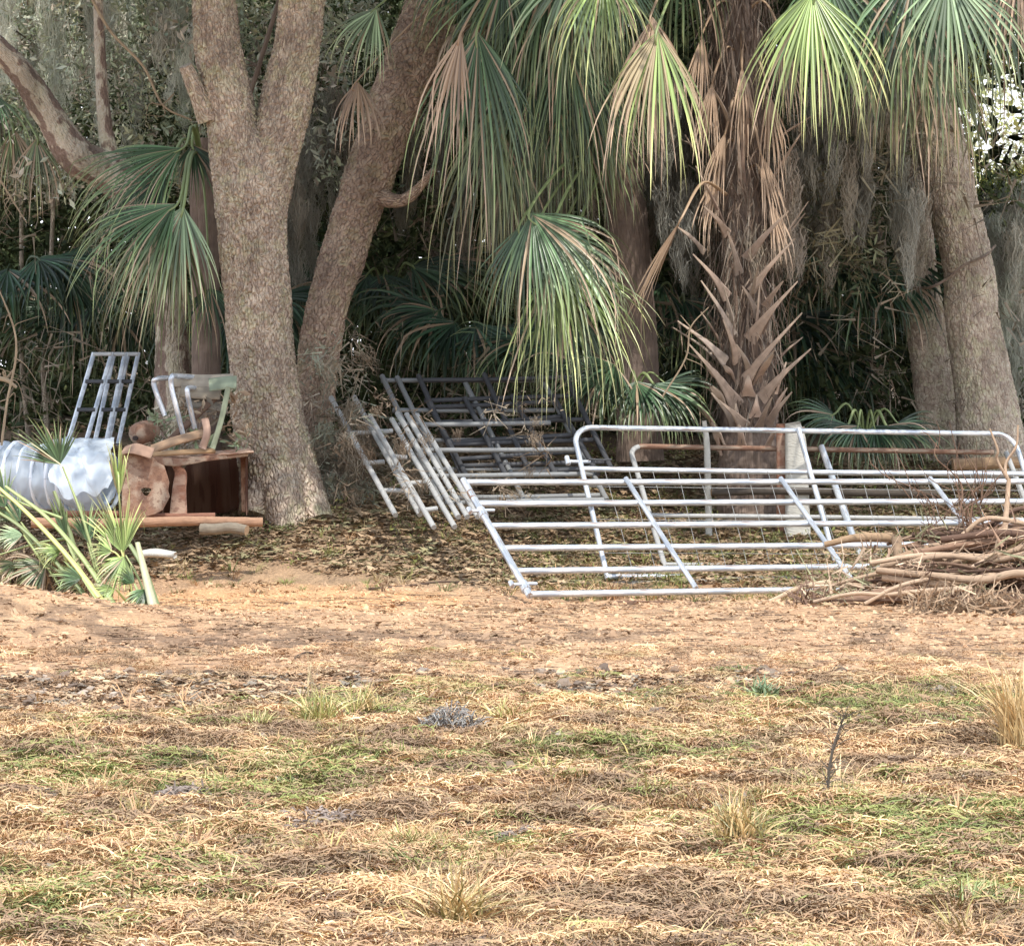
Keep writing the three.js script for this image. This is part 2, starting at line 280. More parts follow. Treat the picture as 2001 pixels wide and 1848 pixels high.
{
  const mats = [], tufts = [], litter = [], crumbs = [];
  while (mats.length < 38000) {
    const [x, d] = spot(9.6, 20.6); const gw = grassW(x, d); if (rnd() > gw * .97 + .03) continue;
    const bareSpot = ss(.0, .22, fbm(x * 1.3, d * 1.5, 41, 4) + .5 * fbm(x * 5, d * 5, 43, 2)); if (rnd() < bareSpot * .93) continue;
    const g = greenW(x, d), dull = ss(-.05, .2, fbm(x * 2.2, d * 2, 23, 3));
    let c = vary(rnd() < g * .5 ? pick(GREEN) : mix3(pick(STRAW), [.22, .15, .098], dull * .8), .25); mats.push({ p: gp(x, d, .004), s: rr(.6, 1.15), c });
  }
  while (tufts.length < 26000) {
    const [x, d] = spot(9.6, 19.6); const gw = grassW(x, d), n = fbm(x * 1.8, d * 1.8, 29, 3); if (rnd() > gw * clamp(.45 + 2.2 * n + (d < 12 ? .35 : 0))) continue;
    const g = greenW(x, d); tufts.push({ p: gp(x, d, -.004), s: rr(.45, 1.05) * (.75 + .9 * clamp(n + .2)), c: vary(rnd() < g * .95 ? pick(GREEN) : pick(STRAW), .22), rx: gs() * .2, rz: gs() * .2 });
  }
  while (litter.length < 29000) {
    const [x, d] = spot(9.8, 31, .8); if (d < 18.5) { if (rnd() < .35) continue; litter.push({ p: gp(x, d, .006), s: rr(.35, .85), c: vary(pick([[.30, .19, .115], [.42, .28, .17], [.22, .145, .09], [.52, .37, .23], [.26, .22, .17]]), .25) }); continue; } const lw = ss(24.9, 26.4, d - .5 * ss(-1, 1, x) - 2.4 * blob(x, d, 480, 24.9, 1.2, 1.2) + 1.2 * fbm(x, d, 61, 2)); if (rnd() > .035 + .66 * lw) continue;
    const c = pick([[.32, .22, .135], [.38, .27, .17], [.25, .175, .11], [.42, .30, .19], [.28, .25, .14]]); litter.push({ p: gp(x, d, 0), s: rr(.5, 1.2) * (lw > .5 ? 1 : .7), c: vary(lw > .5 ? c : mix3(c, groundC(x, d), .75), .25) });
  }
  while (crumbs.length < 15000) {
    const [x, d] = spot(17.5, 25.8); if (rnd() < grassW(x, d) * .7) continue;
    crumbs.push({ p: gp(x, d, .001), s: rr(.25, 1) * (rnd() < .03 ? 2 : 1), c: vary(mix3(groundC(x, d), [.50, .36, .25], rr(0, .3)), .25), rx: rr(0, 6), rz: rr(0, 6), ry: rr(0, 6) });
  }
  for (let i = 0; i < 5200; i++) { const [x, d] = spot(9.8, 19); const n = fbm(x * 1.3, d * 1.5, 41, 4) + .5 * fbm(x * 5, d * 5, 43, 2); if (n < .05) continue; crumbs.push({ p: gp(x, d, .004), s: rr(.6, 2.4), c: vary(pick([[.20, .145, .105], [.30, .24, .19], [.14, .10, .075]]), .3), rx: gs() * .4, rz: gs() * .4 }); }
  for (let i = 0; i < 320; i++) { const [x, d] = spot(9.8, 17.6); tufts.push({ p: gp(x, d, -.006), s: rr(1.1, 1.9), c: vary(pick([...STRAW, [.40, .33, .13], [.26, .21, .09]]), .25), rx: gs() * .2, rz: gs() * .2 }); }
  for (let i = 0; i < 2600; i++) { const d = rr(25.2, 29.5), x = rr(-.1, .148) * d; if (x < .1 && rnd() < .7) continue; if (fbm(x * 1.5, d * 1.5, 51, 3) < -.12) continue; tufts.push({ p: gp(x, d, -.004), s: rr(.5, 1.5), c: vary(rnd() < .6 ? pick(GREEN) : pick(STRAW), .3).map(v => v * .85), rx: gs() * .2, rz: gs() * .2 }); }
  const twigs = []; for (let i = 0; i < 1900; i++) { const [x, d] = spot(16.5, 25); twigs.push({ p: gp(x, d, .002), s: rr(.5, 1.3), c: vary(pick([[.13, .085, .06], [.09, .065, .05], [.22, .15, .1]]), .3), ry: (rnd() < .5 ? 0 : Math.PI) + gs() * .5 }); }
  const twigGeo = () => { const b = new MB(); for (let i = 0; i < 4; i++) { const a = gs() * .35, L = rr(.05, .2), d = V(Math.cos(a), 0, Math.sin(a)), c = V(rr(-.15, .15), rr(.001, .008), rr(-.12, .12)); b.ribbon([0, .33, .66, 1].map(t => c.clone().addScaledVector(d, L * (t - .5)).add(V(0, rr(0, .008), rr(-.01, .01)))), [.003, .006, .005, .002], V(-d.z, rr(-.5, .5), d.x)); } return bare(b); };
  scatter('fine_twigs', 'fine dark twigs and roots strewn over the bare dirt', [twigGeo(), twigGeo()], M.moss, twigs);
  scatter('dry_grass', 'matted straw-coloured dead grass covering the foreground lawn', [0, 1, 2].map(() => matGeo(20, .04, .16, .0046)), M.straw, mats);
  scatter('grass', 'short upright blades of yellow and green grass across the foreground', [0, 1, 2].map(i => tuftGeo(14, .075, .8 + i * .3, .0045)), M.straw, tufts);
  scatter('leaf_litter', 'brown dead leaves strewn over the ground below the trees', [0, 1, 2].map(() => litterGeo(9, .075)), M.straw, litter);
  const clod = () => { const g = new THREE.IcosahedronGeometry(.014, 1), p = g.attributes.position; for (let i = 0; i < p.count; i++) { const v = V(p.getX(i), p.getY(i), p.getZ(i)), k = 1 + 1.1 * n3(v.x * 90, v.y * 90, v.z * 90); p.setXYZ(i, v.x * k * 1.4, v.y * k * .7, v.z * k); } g.computeVertexNormals(); return g; };
  scatter('soil_crumbs', 'small clods and chips lying on the bare dirt', [clod(), clod()], std({ color: lin(1, 1, 1), roughness: 1 }), crumbs);
}

// ---------------------------------------------------------------- foliage and moss shapes
function leafClump(n, R, L, wd) {
  const b = new MB();
  for (let i = 0; i < n; i++) {
    const p = V(gs(), gs(), gs()).multiplyScalar(R * .6), d = V(gs(), gs() - .25, gs()).normalize(), s = V(gs(), gs(), gs()).cross(d).normalize(), l = L * rr(.6, 1.2);
    b.ribbon([0, .5, 1].map(t => p.clone().addScaledVector(d, l * t)), [l * .08, l * wd, l * .02], s, { fold: .4 });
  }
  return bare(b);
}
function mossGeo(n, R, L) { n *= 1.6;
  const b = new MB();
  for (let i = 0; i < n; i++) {
    const a = rr(0, 6.283), r = R * Math.sqrt(rnd()), l = L * rr(.25, 1) * (1 - .5 * r / R), x = Math.cos(a) * r, z = Math.sin(a) * r, ph = rr(0, 9), pts = [], y0 = rr(-.12, .08) * L, m = 6;
    for (let j = 0; j <= m; j++) { const t = j / m; pts.push(V(x * (1 - .4 * t) + .022 * Math.sin(ph + t * 9) + .012 * Math.sin(ph * 3 + t * 23), y0 - l * t, z * (1 - .4 * t) + .022 * Math.cos(ph * 2 + t * 8))); }
    const w = rr(.004, .010); b.ribbon(pts, [w, w, w * 1.2, w, w * .8, w * .6, w * .2], V(Math.cos(ph), 0, Math.sin(ph)), { fold: .2 });
  }
  return bare(b);
}
const G_moss = [0, 1, 2].map(() => mossGeo(34, .13, .75)), G_crown = [leafClump(26, .45, .13, .42), leafClump(26, .45, .13, .42)];
const G_shrub = [leafClump(30, .26, .085, .4), leafClump(30, .26, .085, .3)], G_far = [leafClump(34, .8, .22, .5), leafClump(34, .8, .22, .5)], G_twig = [leafClump(16, .3, .34, .014)];
const LEAFC = [[.075, .105, .04], [.10, .13, .055], [.055, .08, .035], [.13, .15, .065]];
function crown(parent, c, R, n, ymin = 4.7) {
  const L = [];
  while (L.length < n) { const p = V(gs(), gs(), gs()); const k = p.length(); if (k > 1.25) continue; p.multiply(R).add(c); if (p.y < Math.max(ymin, CAMH + .35 - p.z * .1005)) continue; L.push({ p, s: rr(.7, 1.4), rx: rr(0, 6), rz: rr(0, 6), c: vary(pick(LEAFC), .2) }); }
  scatter('crown', null, G_crown, M.leaf, L, parent);
}
function cell3(x, y, z) {                                      // distance to the edge of the bark plate a point lies in
  const X = Math.floor(x), Y = Math.floor(y), Z = Math.floor(z); let a = 9, b = 9;
  for (let i = -1; i < 2; i++) for (let j = -1; j < 2; j++) for (let k = -1; k < 2; k++) { const h = hash(X + i, Y + j, Z + k), g = hash(Y + j, Z + k, X + i + 77), l = hash(Z + k, X + i, Y + j + 31), d = (X + i + h - x) ** 2 + (Y + j + g - y) ** 2 + (Z + k + l - z) ** 2; if (d < a) { b = a; a = d; } else if (d < b) b = d; }
  return Math.sqrt(b) - Math.sqrt(a);
}
const barkPlates = (amp, f) => (p, a, s) => { const w = .02 * n3(p.x * 9, p.y * 9, p.z * 9), e = cell3((p.x + w) * f, (p.y - w) * f * .5, (p.z + w) * f) + .25 * n3(p.x * 60, p.y * 60, p.z * 60); return amp * clamp(e * 2.4) + amp * 2.2 * fbm(p.x * 3, p.y * 2.2, p.z * 3, 3) - amp; };
const barkTone = (p) => { const k = fbm(p.x * 2.4, p.y * 1.7, p.z * 2.4, 4), g = fbm(p.x * 7 + 9, p.y * 5, p.z * 7, 3); const l = ss(.06, .26, fbm(p.x * 5 + 3, p.y * 3.4, p.z * 5, 4)), st = ss(.1, .3, fbm(p.x * 2 - 7, p.y * 1.1, p.z * 2, 4)), v = 1 + .55 * k + .35 * g; return mix3(mix3([v, v * .98, v * .96], [1.05, 1.14, .98], l * .55), [.55, .53, .50], st * .6); };
const plates = (amp, f) => (p, a, s) => amp * (1.6 * Math.abs(fbm(p.x * f, p.y * f * .55, p.z * f, 3)) + .6 * fbm(p.x * f * .15, p.y * f * .15, p.z * f * .15, 2));

// ---------------------------------------------------------------- trees
function limb(mb, P, segs, rows, amp, f) {                     // P: [px, py, d, radius in px]
  const pts = curve(P.map(p => at(p[0], p[1], p[2])), rows), R = curveR(P.map(p => p[3] * p[2] / FPX), rows);
  return mb.tube(pts, R, segs, { noise: rows > 150 && segs > 55 ? barkPlates(amp * .95, f * 1.2) : plates(amp, f), tile: .55, color: (t, a, q) => barkTone(q) });
}
{
  const base = at(548, 985, 27.5); base.y = groundH(base.x, 27.5);
  const t = thing('oak_tree', base, 'thick rough-barked oak forking into two upright limbs, in front of the rusty junk', 'tree');
  const b = new MB();
  limb(b, [[560, 1040, 27.5, 94], [554, 985, 27.5, 87], [541, 900, 27.5, 77], [522, 800, 27.5, 70], [510, 690, 27.5, 67], [500, 560, 27.5, 66], [492, 450, 27.5, 70], [488, 370, 27.5, 74], [486, 300, 27.5, 60], [470, 240, 27.5, 38]], 210, 640, .016, 26);
  limb(b, [[478, 420, 27.5, 62], [464, 300, 27.48, 54], [442, 180, 27.45, 49], [424, 80, 27.45, 45], [416, -20, 27.45, 44], [400, -220, 27.4, 42], [350, -450, 27.2, 34]], 150, 380, .015, 28);
  limb(b, [[500, 420, 27.5, 58], [532, 300, 27.5, 54], [560, 190, 27.5, 50], [580, 80, 27.5, 46], [592, -20, 27.5, 45], [610, -220, 27.4, 42], [690, -460, 27.2, 36]], 150, 380, .015, 28);
  limb(b, [[410, 230, 27.42, 26], [385, 180, 27.36, 17], [362, 128, 27.3, 13]], 30, 40, .006, 30);
  for (const s of [[496, 1010, 27.25, 32, 536, 870], [618, 1020, 27.3, 34, 570, 870], [560, 1040, 27.15, 40, 545, 880]]) limb(b, [[s[0], s[1], s[2], s[3]], [lerp(s[0], s[4], .5), lerp(s[1], s[5], .5), s[2] + .12, s[3]], [s[4], s[5], 27.4, s[3] * .8]], 40, 70, .012, 26);
  b.build('trunk', M.oak, t); crown(t, V(-2.4, 7.6, -25.6), V(3.0, 1.4, 2.2), 1700);
}
{
  const base = at(640, 960, 28.3); base.y = groundH(base.x, 28.3);
  const t = thing('oak_tree', base, 'leaning brown trunk slanting up to the right behind the forked oak', 'tree');
  const b = new MB();
  limb(b, [[596, 990, 28.2, 52], [604, 850, 28.2, 44], [618, 720, 28.25, 41], [640, 600, 28.3, 42], [682, 460, 28.5, 46], [733, 310, 28.6, 50], [792, 150, 28.8, 55], [850, 0, 29, 54], [930, -200, 29.2, 46], [1000, -420, 29, 36]], 150, 520, .014, 26);
  limb(b, [[720, 380, 28.5, 20], [790, 390, 28.4, 12], [850, 330, 28.2, 6]], 20, 40, .004, 30);
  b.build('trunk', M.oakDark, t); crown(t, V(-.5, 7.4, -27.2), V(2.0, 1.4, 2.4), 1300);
}
{
  const base = at(1935, 900, 30); base.y = groundH(base.x, 30);
  const t = thing('oak_tree', base, 'tall grey mottled trunk at the far right with a vine crossing it', 'tree');
  const b = new MB();
  limb(b, [[1950, 930, 30, 74], [1935, 850, 30, 66], [1918, 720, 30, 58], [1900, 620, 30, 53], [1893, 520, 30, 50], [1868, 420, 30, 50], [1848, 330, 30, 50], [1820, 200, 30, 48], [1790, 50, 30, 46], [1760, -120, 30, 44], [1700, -400, 29.5, 36]], 140, 460, .012, 26);
  b.build('trunk', M.oakGrey, t);
  const v = new MB(), vp = curve([[1770, 560, 30.25], [1815, 562, 29.75], [1850, 545, 29.72], [1885, 518, 29.72], [1925, 500, 29.8], [1945, 480, 30.2]].map(p => at(...p)), 40); v.tube(vp, .012, 8, {}); v.build('vine', M.oakDark, t);
  crown(t, V(5.0, 7.4, -28.6), V(2.6, 1.5, 2.5), 1900);
}
{
  const base = at(1842, 905, 30.6); base.y = groundH(base.x, 30.6);
  const t = thing('oak_tree', base, 'slimmer shaded grey trunk just left of the mottled right-hand trunk', 'tree');
  const b = new MB();
  limb(b, [[1850, 930, 30.6, 48], [1838, 860, 30.6, 44], [1822, 720, 30.6, 40], [1802, 600, 30.6, 41], [1788, 480, 30.6, 42], [1775, 330, 30.6, 42], [1770, 150, 30.6, 40], [1765, -150, 30.6, 36], [1800, -420, 30.6, 30]], 90, 300, .012, 26);
  b.build('trunk', M.oakGrey, t); crown(t, V(3.2, 8.2, -31.2), V(3, 1.6, 2.0), 1300);
}
{
  const base = at(335, 800, 29.2); base.y = groundH(base.x, 29.2);
  const t = thing('oak_tree', base, 'pale lichen-blotched limb bending up to the left edge behind the left palm', 'tree');
  const b = new MB();
  limb(b, [[345, 880, 29.2, 44], [338, 740, 29.2, 37], [335, 620, 29.2, 34], [325, 500, 29.2, 36], [280, 400, 29.1, 38], [215, 340, 29, 40], [150, 305, 28.9, 38], [95, 225, 28.8, 30], [40, 140, 28.7, 27], [-20, 80, 28.6, 25], [-150, -60, 28.4, 22], [-350, -300, 28, 18]], 60, 260, .010, 24);
  limb(b, [[225, 350, 29, 22], [205, 250, 29, 14], [196, 120, 29, 11], [190, -40, 29, 9], [185, -200, 29, 8]], 24, 100, .006, 24);
  b.build('trunk', M.lichen, t); crown(t, V(-6.4, 7.6, -25.6), V(1.8, 1.3, 1.8), 300);
}
// slender trunks standing back in the wood
for (const [px, d, r, lean, label, m] of [
  [1718, 33, 17, -10, 'slender brown trunk in the dark gap between the palm and right-hand oaks', M.oakDark], [1610, 35, 13, 14, 'thin dark trunk behind the palm trunk on its right side', M.oakDark],
  [1360, 34, 18, 30, 'shaded trunk behind the palm trunk on its left side', M.oakDark], [58, 31.5, 5, -6, 'thinnest sapling stem at the left edge of the dark wood', M.oakGrey], [95, 31.2, 5, 12, 'thin pale sapling stem beside the leaning metal frames', M.oakGrey],
  [880, 34, 20, -30, 'shaded trunk between the leaning oak and the hanging fronds', M.oakDark], [760, 36, 14, 60, 'thin tilted trunk deep behind the leaning oak', M.oakDark], [230, 35, 16, -40, 'grey moss-hung trunk behind the pale left limb', M.oakGrey], [500, 36, 15, 40, 'background trunk seen through the fork of the oak', M.oakGrey], [1990, 34, 20, 20, 'shaded trunk at the right edge behind the mottled trunk', M.oakGrey]]) {
  const base = at(px, 800, d); base.y = groundH(base.x, d); const t = thing('background_tree', base, label, 'tree'), b = new MB(), s = r * 28 / FPX, k = lean / 252;
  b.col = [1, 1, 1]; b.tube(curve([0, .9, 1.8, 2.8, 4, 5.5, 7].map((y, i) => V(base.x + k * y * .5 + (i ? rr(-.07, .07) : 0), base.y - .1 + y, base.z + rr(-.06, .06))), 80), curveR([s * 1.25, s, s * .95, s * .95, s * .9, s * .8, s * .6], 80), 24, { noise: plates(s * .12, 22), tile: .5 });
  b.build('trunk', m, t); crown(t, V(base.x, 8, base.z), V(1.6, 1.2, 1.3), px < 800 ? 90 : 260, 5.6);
}

// ---------------------------------------------------------------- palms
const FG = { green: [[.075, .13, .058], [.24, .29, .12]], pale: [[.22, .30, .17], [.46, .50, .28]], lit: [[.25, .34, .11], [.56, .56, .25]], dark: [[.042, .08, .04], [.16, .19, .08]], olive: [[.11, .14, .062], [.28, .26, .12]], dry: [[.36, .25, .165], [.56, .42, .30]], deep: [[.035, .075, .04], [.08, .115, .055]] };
function frond(palm, root, H, Tp, o = {}) { if (!o.keep) o = Object.assign({}, o, { spread: Math.min(2.7, (o.spread ?? 1.7) * 1.28) });
  const hub = Array.isArray(H) ? at(...H) : H, tip = Array.isArray(Tp) ? at(...Tp) : Tp, n = Math.round((o.n ?? 32) * 1.25), spread = o.spread ?? 1.7, droop = o.droop ?? .55, [c0, c1] = FG[o.c ?? 'green'], brown = o.brown ?? .1;
  const A = tip.clone().sub(hub), L = A.length(); A.normalize();
  const hint = o.face ?? V(rr(-.35, .35), rr(.1, .6), 1), N = hint.clone().addScaledVector(A, -hint.dot(A)).normalize(), B = A.clone().cross(N), b = new MB(), steps = 9;
  for (let i = 0; i < n; i++) {
    const f = n > 1 ? i / (n - 1) * 2 - 1 : 0, a = f * spread / 2 + rr(-.02, .02), l = L * (1 - .25 * f * f) * rr(.72, 1.12), dir = A.clone().multiplyScalar(Math.cos(a)).addScaledVector(B, Math.sin(a)).addScaledVector(N, .25 * Math.cos(a * 1.5) - .1 + .07 * (i % 2 ? 1 : -1));
    const fuse = o.fuse ?? .31, wm = Math.max(.014, fuse * l * spread / n * 1.35), pts = [], W = [], side = [], tw = rr(-1, 1), dr = droop * rr(.7, 1.9), p = hub.clone().addScaledVector(A, L * .05 * Math.cos(a)), cv = rr(-.9, .9), s0 = B.clone().multiplyScalar(Math.cos(a)).addScaledVector(A, -Math.sin(a)), broken = rnd() < (o.broken ?? .13) ? rr(.35, .75) : 9;
    for (let j = 0; j <= steps; j++) {
      const t = j / steps; pts.push(p.clone());
      W.push(t < fuse ? wm * (t / fuse) + .002 : wm * Math.pow(1 - (t - fuse) / (1 - fuse), .75) + .0008);
      side.push(s0.clone().applyAxisAngle(dir, tw * ss(fuse * .7, 1, t) * 1.5));
      if (t > broken) dir.lerp(V(0, -1, 0), .6); const g = dr * 1.55 * Math.pow(t, 1.9); dir.add(V(0, -g * .55, 0)).addScaledVector(B, cv * .05 * t).normalize();
      p.addScaledVector(dir, l / steps);
    }
    const isB = rnd() < brown, lu = Math.exp(rr(-.85, .6)), ca = vary(isB ? mix3(c0, FG.dry[0], .8) : c0.map(x => x * lu), .15), cb = vary(isB ? FG.dry[1] : c1.map(x => x * lu), .15), te = rr(.55, 1);
    b.ribbon(pts, W, side, { fold: .55, color: t => { let c = mix3(ca, cb, ss(.45, 1.05, t * (1.5 - .5 * te))); return t > .95 ? mix3(c, [.34, .25, .14], .6) : c; } });
  }
  const m = b.build('frond', M.frond, palm); if (o.label) m.userData.label = o.label;
  if (root) {
    const r0 = Array.isArray(root) ? at(...root) : root, mid = r0.clone().lerp(hub, .55).add(V(0, o.arch ?? .18, 0)), s = new MB(); s.col = o.c == 'dry' ? [.35, .24, .15] : (o.c == 'deep' ? [.06, .09, .04] : [.20, .25, .10]);
    s.tube(curve([r0, mid, hub, hub.clone().addScaledVector(A, L * .16)], 18), curveR([.022, .015, .011, .004], 18), 8, { flat: .6 }); s.build('stalk', M.stalk, m);
  }
  return m;
}
function crownFronds(palm, c, n, L, e0, e1, ymin) {            // the rest of a palm's crown, above the picture
  for (let i = 0; i < n; i++) {
    const a = Math.PI + (i + .5) / n * Math.PI * 1.1 - .15, e = lerp(e0, e1, rnd()), d = V(Math.cos(a) * Math.cos(e), Math.sin(e), Math.sin(a) * Math.cos(e)), hub = c.clone().addScaledVector(d, L * .8), tip = hub.clone().add(V(d.x, d.y - .3, d.z).normalize().multiplyScalar(L));
    if (tip.y < ymin) tip.y = ymin; frond(palm, c, hub, tip, { n: 26, spread: 2.6, droop: .35, face: V(0, 1, 0), c: 'green' });
  }
}
function bootShape(P0, P1, w0, w1, o = {}) {
  const b = new MB(), A = P0.clone(), Z = P1.clone(), mid = A.clone().lerp(Z, .45).add(V((A.x - Z.x) * .035, .01, .04)), pts = curve([A, mid, Z], 10), hint = o.hint ?? V(rr(-.3, .3), .35, 1), col = vary(o.c ?? [.52, .40, .33], .2), tip = vary([.60, .50, .40], .15);
  b.strap(pts, curveR([w0, w0 * .55, w1 * 1.3, w1 * .5], 10), curveR([.026, .020, .016, .008], 10), hint, { ridge: -.5, u0: rnd(), color: t => mix3(col, tip, ss(.5, 1, t)) }); return b;
}
const PALMD = 28.8;
{
  const base = at(1465, 1075, PALMD); base.y = groundH(base.x, PALMD);
  const t = thing('cabbage_palm', base, 'cabbage palm behind the white gates, its trunk bristling with old leaf stubs', 'palm tree');
  const b = new MB(), TP = [[1466, 1110, PALMD, 70], [1466, 1000, PALMD, 66], [1466, 900, PALMD, 66], [1463, 800, PALMD, 58], [1459, 700, PALMD, 50], [1456, 560, PALMD, 46], [1450, 400, PALMD, 46], [1445, 250, PALMD, 48], [1440, 80, PALMD, 48], [1436, -120, PALMD, 46], [1434, -250, PALMD, 30]];
  limb(b, TP, 60, 260, .02, 18); b.build('trunk', M.palmTrunk, t);
  const P8 = (u, v, d) => at(1192.3 + .28675 * u, 397.4 + .28675 * v, d), dF = PALMD - .24;
  for (const [x0, y0, x1, y1, xm, ym, w] of [[870, 1380, 530, 950, 720, 1130, .12], [790, 1080, 460, 800, 640, 900, .10], [870, 1080, 770, 790, 830, 960, .085], [840, 900, 620, 525, 720, 690, .08], [800, 640, 565, 345, 680, 480, .09], [880, 480, 800, 190, 845, 330, .08], [800, 210, 640, 20, 725, 120, .08], [640, 330, 460, 160, 560, 230, .05], [1030, 1330, 1370, 990, 1150, 1130, .12], [1070, 1510, 1240, 1285, 1140, 1400, .10], [890, 1250, 1310, 745, 1060, 960, .11], [950, 930, 1280, 530, 1090, 680, .12], [1060, 700, 1180, 530, 1110, 620, .07], [960, 600, 1260, 240, 1080, 400, .09], [930, 380, 1220, 50, 1050, 190, .10], [920, 1530, 735, 1335, 830, 1450, .12], [1010, 1530, 1105, 1320, 1065, 1420, .10], [850, 1520, 690, 1290, 770, 1410, .08], [1000, 1180, 1120, 1000, 1050, 1090, .07], [960, 1160, 860, 960, 900, 1060, .09], [1000, 760, 900, 560, 960, 650, .07]]) {
    const p0 = P8(x0, y0, dF), p1 = P8(x1, y1, dF - .28), bt = bootShape(p0, p1, w * rr(.85, 1.1), .022, { c: pick([[.52, .42, .35], [.46, .40, .35], [.58, .46, .37]]) }); bt.build('leaf_stub', M.boot, t);
  }
  for (let i = 0; i < 92; i++) {                                // the closer-set stubs all round the trunk
    const h = i < 38 ? rr(0, 1.2) : rr(1.15, 5), k = h / 5.2, a = i * 2.39996, R = h < 1 ? .25 : .19, cx = base.x - k * .12, p0 = V(cx + Math.cos(a) * R, base.y + h + .05, base.z + Math.sin(a) * R), out = rr(.08, .42), ln = h < 1.1 ? rr(.12, .26) : rr(.15, .6);
    const p1 = p0.clone().add(V(Math.cos(a) * out * (h < 1 ? .5 : 1.2), ln, Math.sin(a) * out * (h < 1 ? .5 : 1.2)));
    bootShape(p0, p1, h < 1.1 ? rr(.10, .15) : rr(.04, .085), h < 1.1 ? rr(.02, .06) : .016, { hint: V(Math.cos(a), .3, Math.sin(a)), c: h < 1.1 ? pick([[.60, .46, .37], [.50, .38, .3], [.66, .54, .44]]) : pick([[.40, .31, .25], [.46, .40, .34], [.28, .21, .17]]) }).build('leaf_stub', M.boot, t);
  }
  const fb = new MB();                                          // fibres hanging between the stubs
  for (let i = 0; i < 2400; i++) { const h = rr(.9, 5), a = rr(0, 6.283), R = rr(.16, .30), p = V(base.x - h * .024 + Math.cos(a) * R, base.y + h, base.z + Math.sin(a) * R), l = rr(.12, .5), dx = rr(-.12, .12), dz = rr(-.1, .1); fb.col = vary(pick([[.28, .21, .16], [.42, .34, .27], [.17, .12, .09], [.36, .32, .27]]), .2); fb.ribbon([0, .33, .66, 1].map(s => p.clone().add(V(dx * s + rr(-.015, .015), -l * s, dz * s))), [.008, .012, .009, .002], V(Math.sin(a), 0, -Math.cos(a))); }
  const fm = fb.build('trunk_fibre', M.boot, t); fm.userData.kind = 'stuff';
  const C = at(1436, -160, PALMD);
  frond(t, C, [1287, 48, 26.9], [1265, 370, 26.7], { spread: 1.15, droop: .7, c: 'lit', brown: .5, n: 30, broken: .1, label: 'half-brown frond hanging left of the trunk' });
  frond(t, C, [1275, 20, 27.3], [1290, 330, 27.2], { spread: .9, droop: .9, c: 'dry', brown: .3, n: 16 });
  frond(t, C, [1588, -30, 26.7], [1590, 285, 26.4], { spread: 1.4, droop: .5, c: 'lit', brown: .05, n: 34, label: 'sunlit yellow-green frond right of the trunk' });
  frond(t, C, [1610, -70, 27.2], [1660, 260, 27.1], { spread: 1.5, droop: .8, c: 'green', n: 30 });
  frond(t, C, [1790, -80, 27.2], [1790, 320, 27.0], { spread: 1.5, droop: .6, c: 'green', n: 36 });
  frond(t, C, [1850, -60, 27.0], [1910, 230, 26.8], { spread: 1.6, droop: .5, c: 'pale', n: 34 });
  frond(t, C, [1760, 40, 27.8], [1790, 360, 27.8], { spread: 1.2, droop: .9, c: 'olive', n: 34, brown: .35 });
  frond(t, C, [1850, 100, 27.9], [1840, 370, 27.9], { spread: 1.3, droop: .9, c: 'olive', n: 32, brown: .35 });
  for (const [x, y, l, dx] of [[1395, 150, 190, -30], [1500, 170, 210, 35], [1420, 250, 170, -45], [1485, 290, 190, 45], [1405, 330, 150, -50], [1500, 380, 150, 40], [1450, 120, 200, 5], [1375, 60, 180, -25], [1525, 60, 180, 30]]) frond(t, [1452, y - 30, 28.7], [x, y, 28.5], [x + dx, y + l, 28.48], { spread: .42, droop: .5, c: 'dry', n: 11, brown: .9, broken: .35 });
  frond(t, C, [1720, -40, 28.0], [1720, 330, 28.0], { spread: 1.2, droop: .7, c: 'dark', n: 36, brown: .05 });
  frond(t, C, [1950, -60, 28.3], [1940, 260, 28.3], { spread: 1.2, droop: .7, c: 'green', n: 34 });
  frond(t, C, [1992, -80, 27.2], [1985, 140, 27.2], { spread: 1.3, droop: .9, c: 'dry', n: 24, brown: .6, label: 'dry orange-brown frond at the top right' });
  frond(t, C, [1180, -70, 27.1], [1160, 170, 26.9], { spread: 1.3, droop: .5, c: 'lit', n: 32 });
  frond(t, C, [1215, -60, 27.7], [1240, 150, 27.7], { spread: 1.3, droop: .8, c: 'green', n: 28 });
  frond(t, C, [1330, -120, 27.7], [1340, 110, 28.25], { spread: 1.4, droop: .8, c: 'dark', n: 26 });
  frond(t, C, [1700, -130, 28.3], [1690, 130, 28.4], { spread: 1.6, droop: .8, c: 'dark', n: 30 });
  frond(t, at(1420, 380, 28.6), [1335, 420, 27.8], [1225, 640, 28.25], { spread: .16, droop: .15, c: 'dry', n: 8, brown: .9, keep: 1, label: 'folded dead frond hanging left of the trunk' });
  crownFronds(t, C, 12, .95, .1, 1.2, 4.9);
}
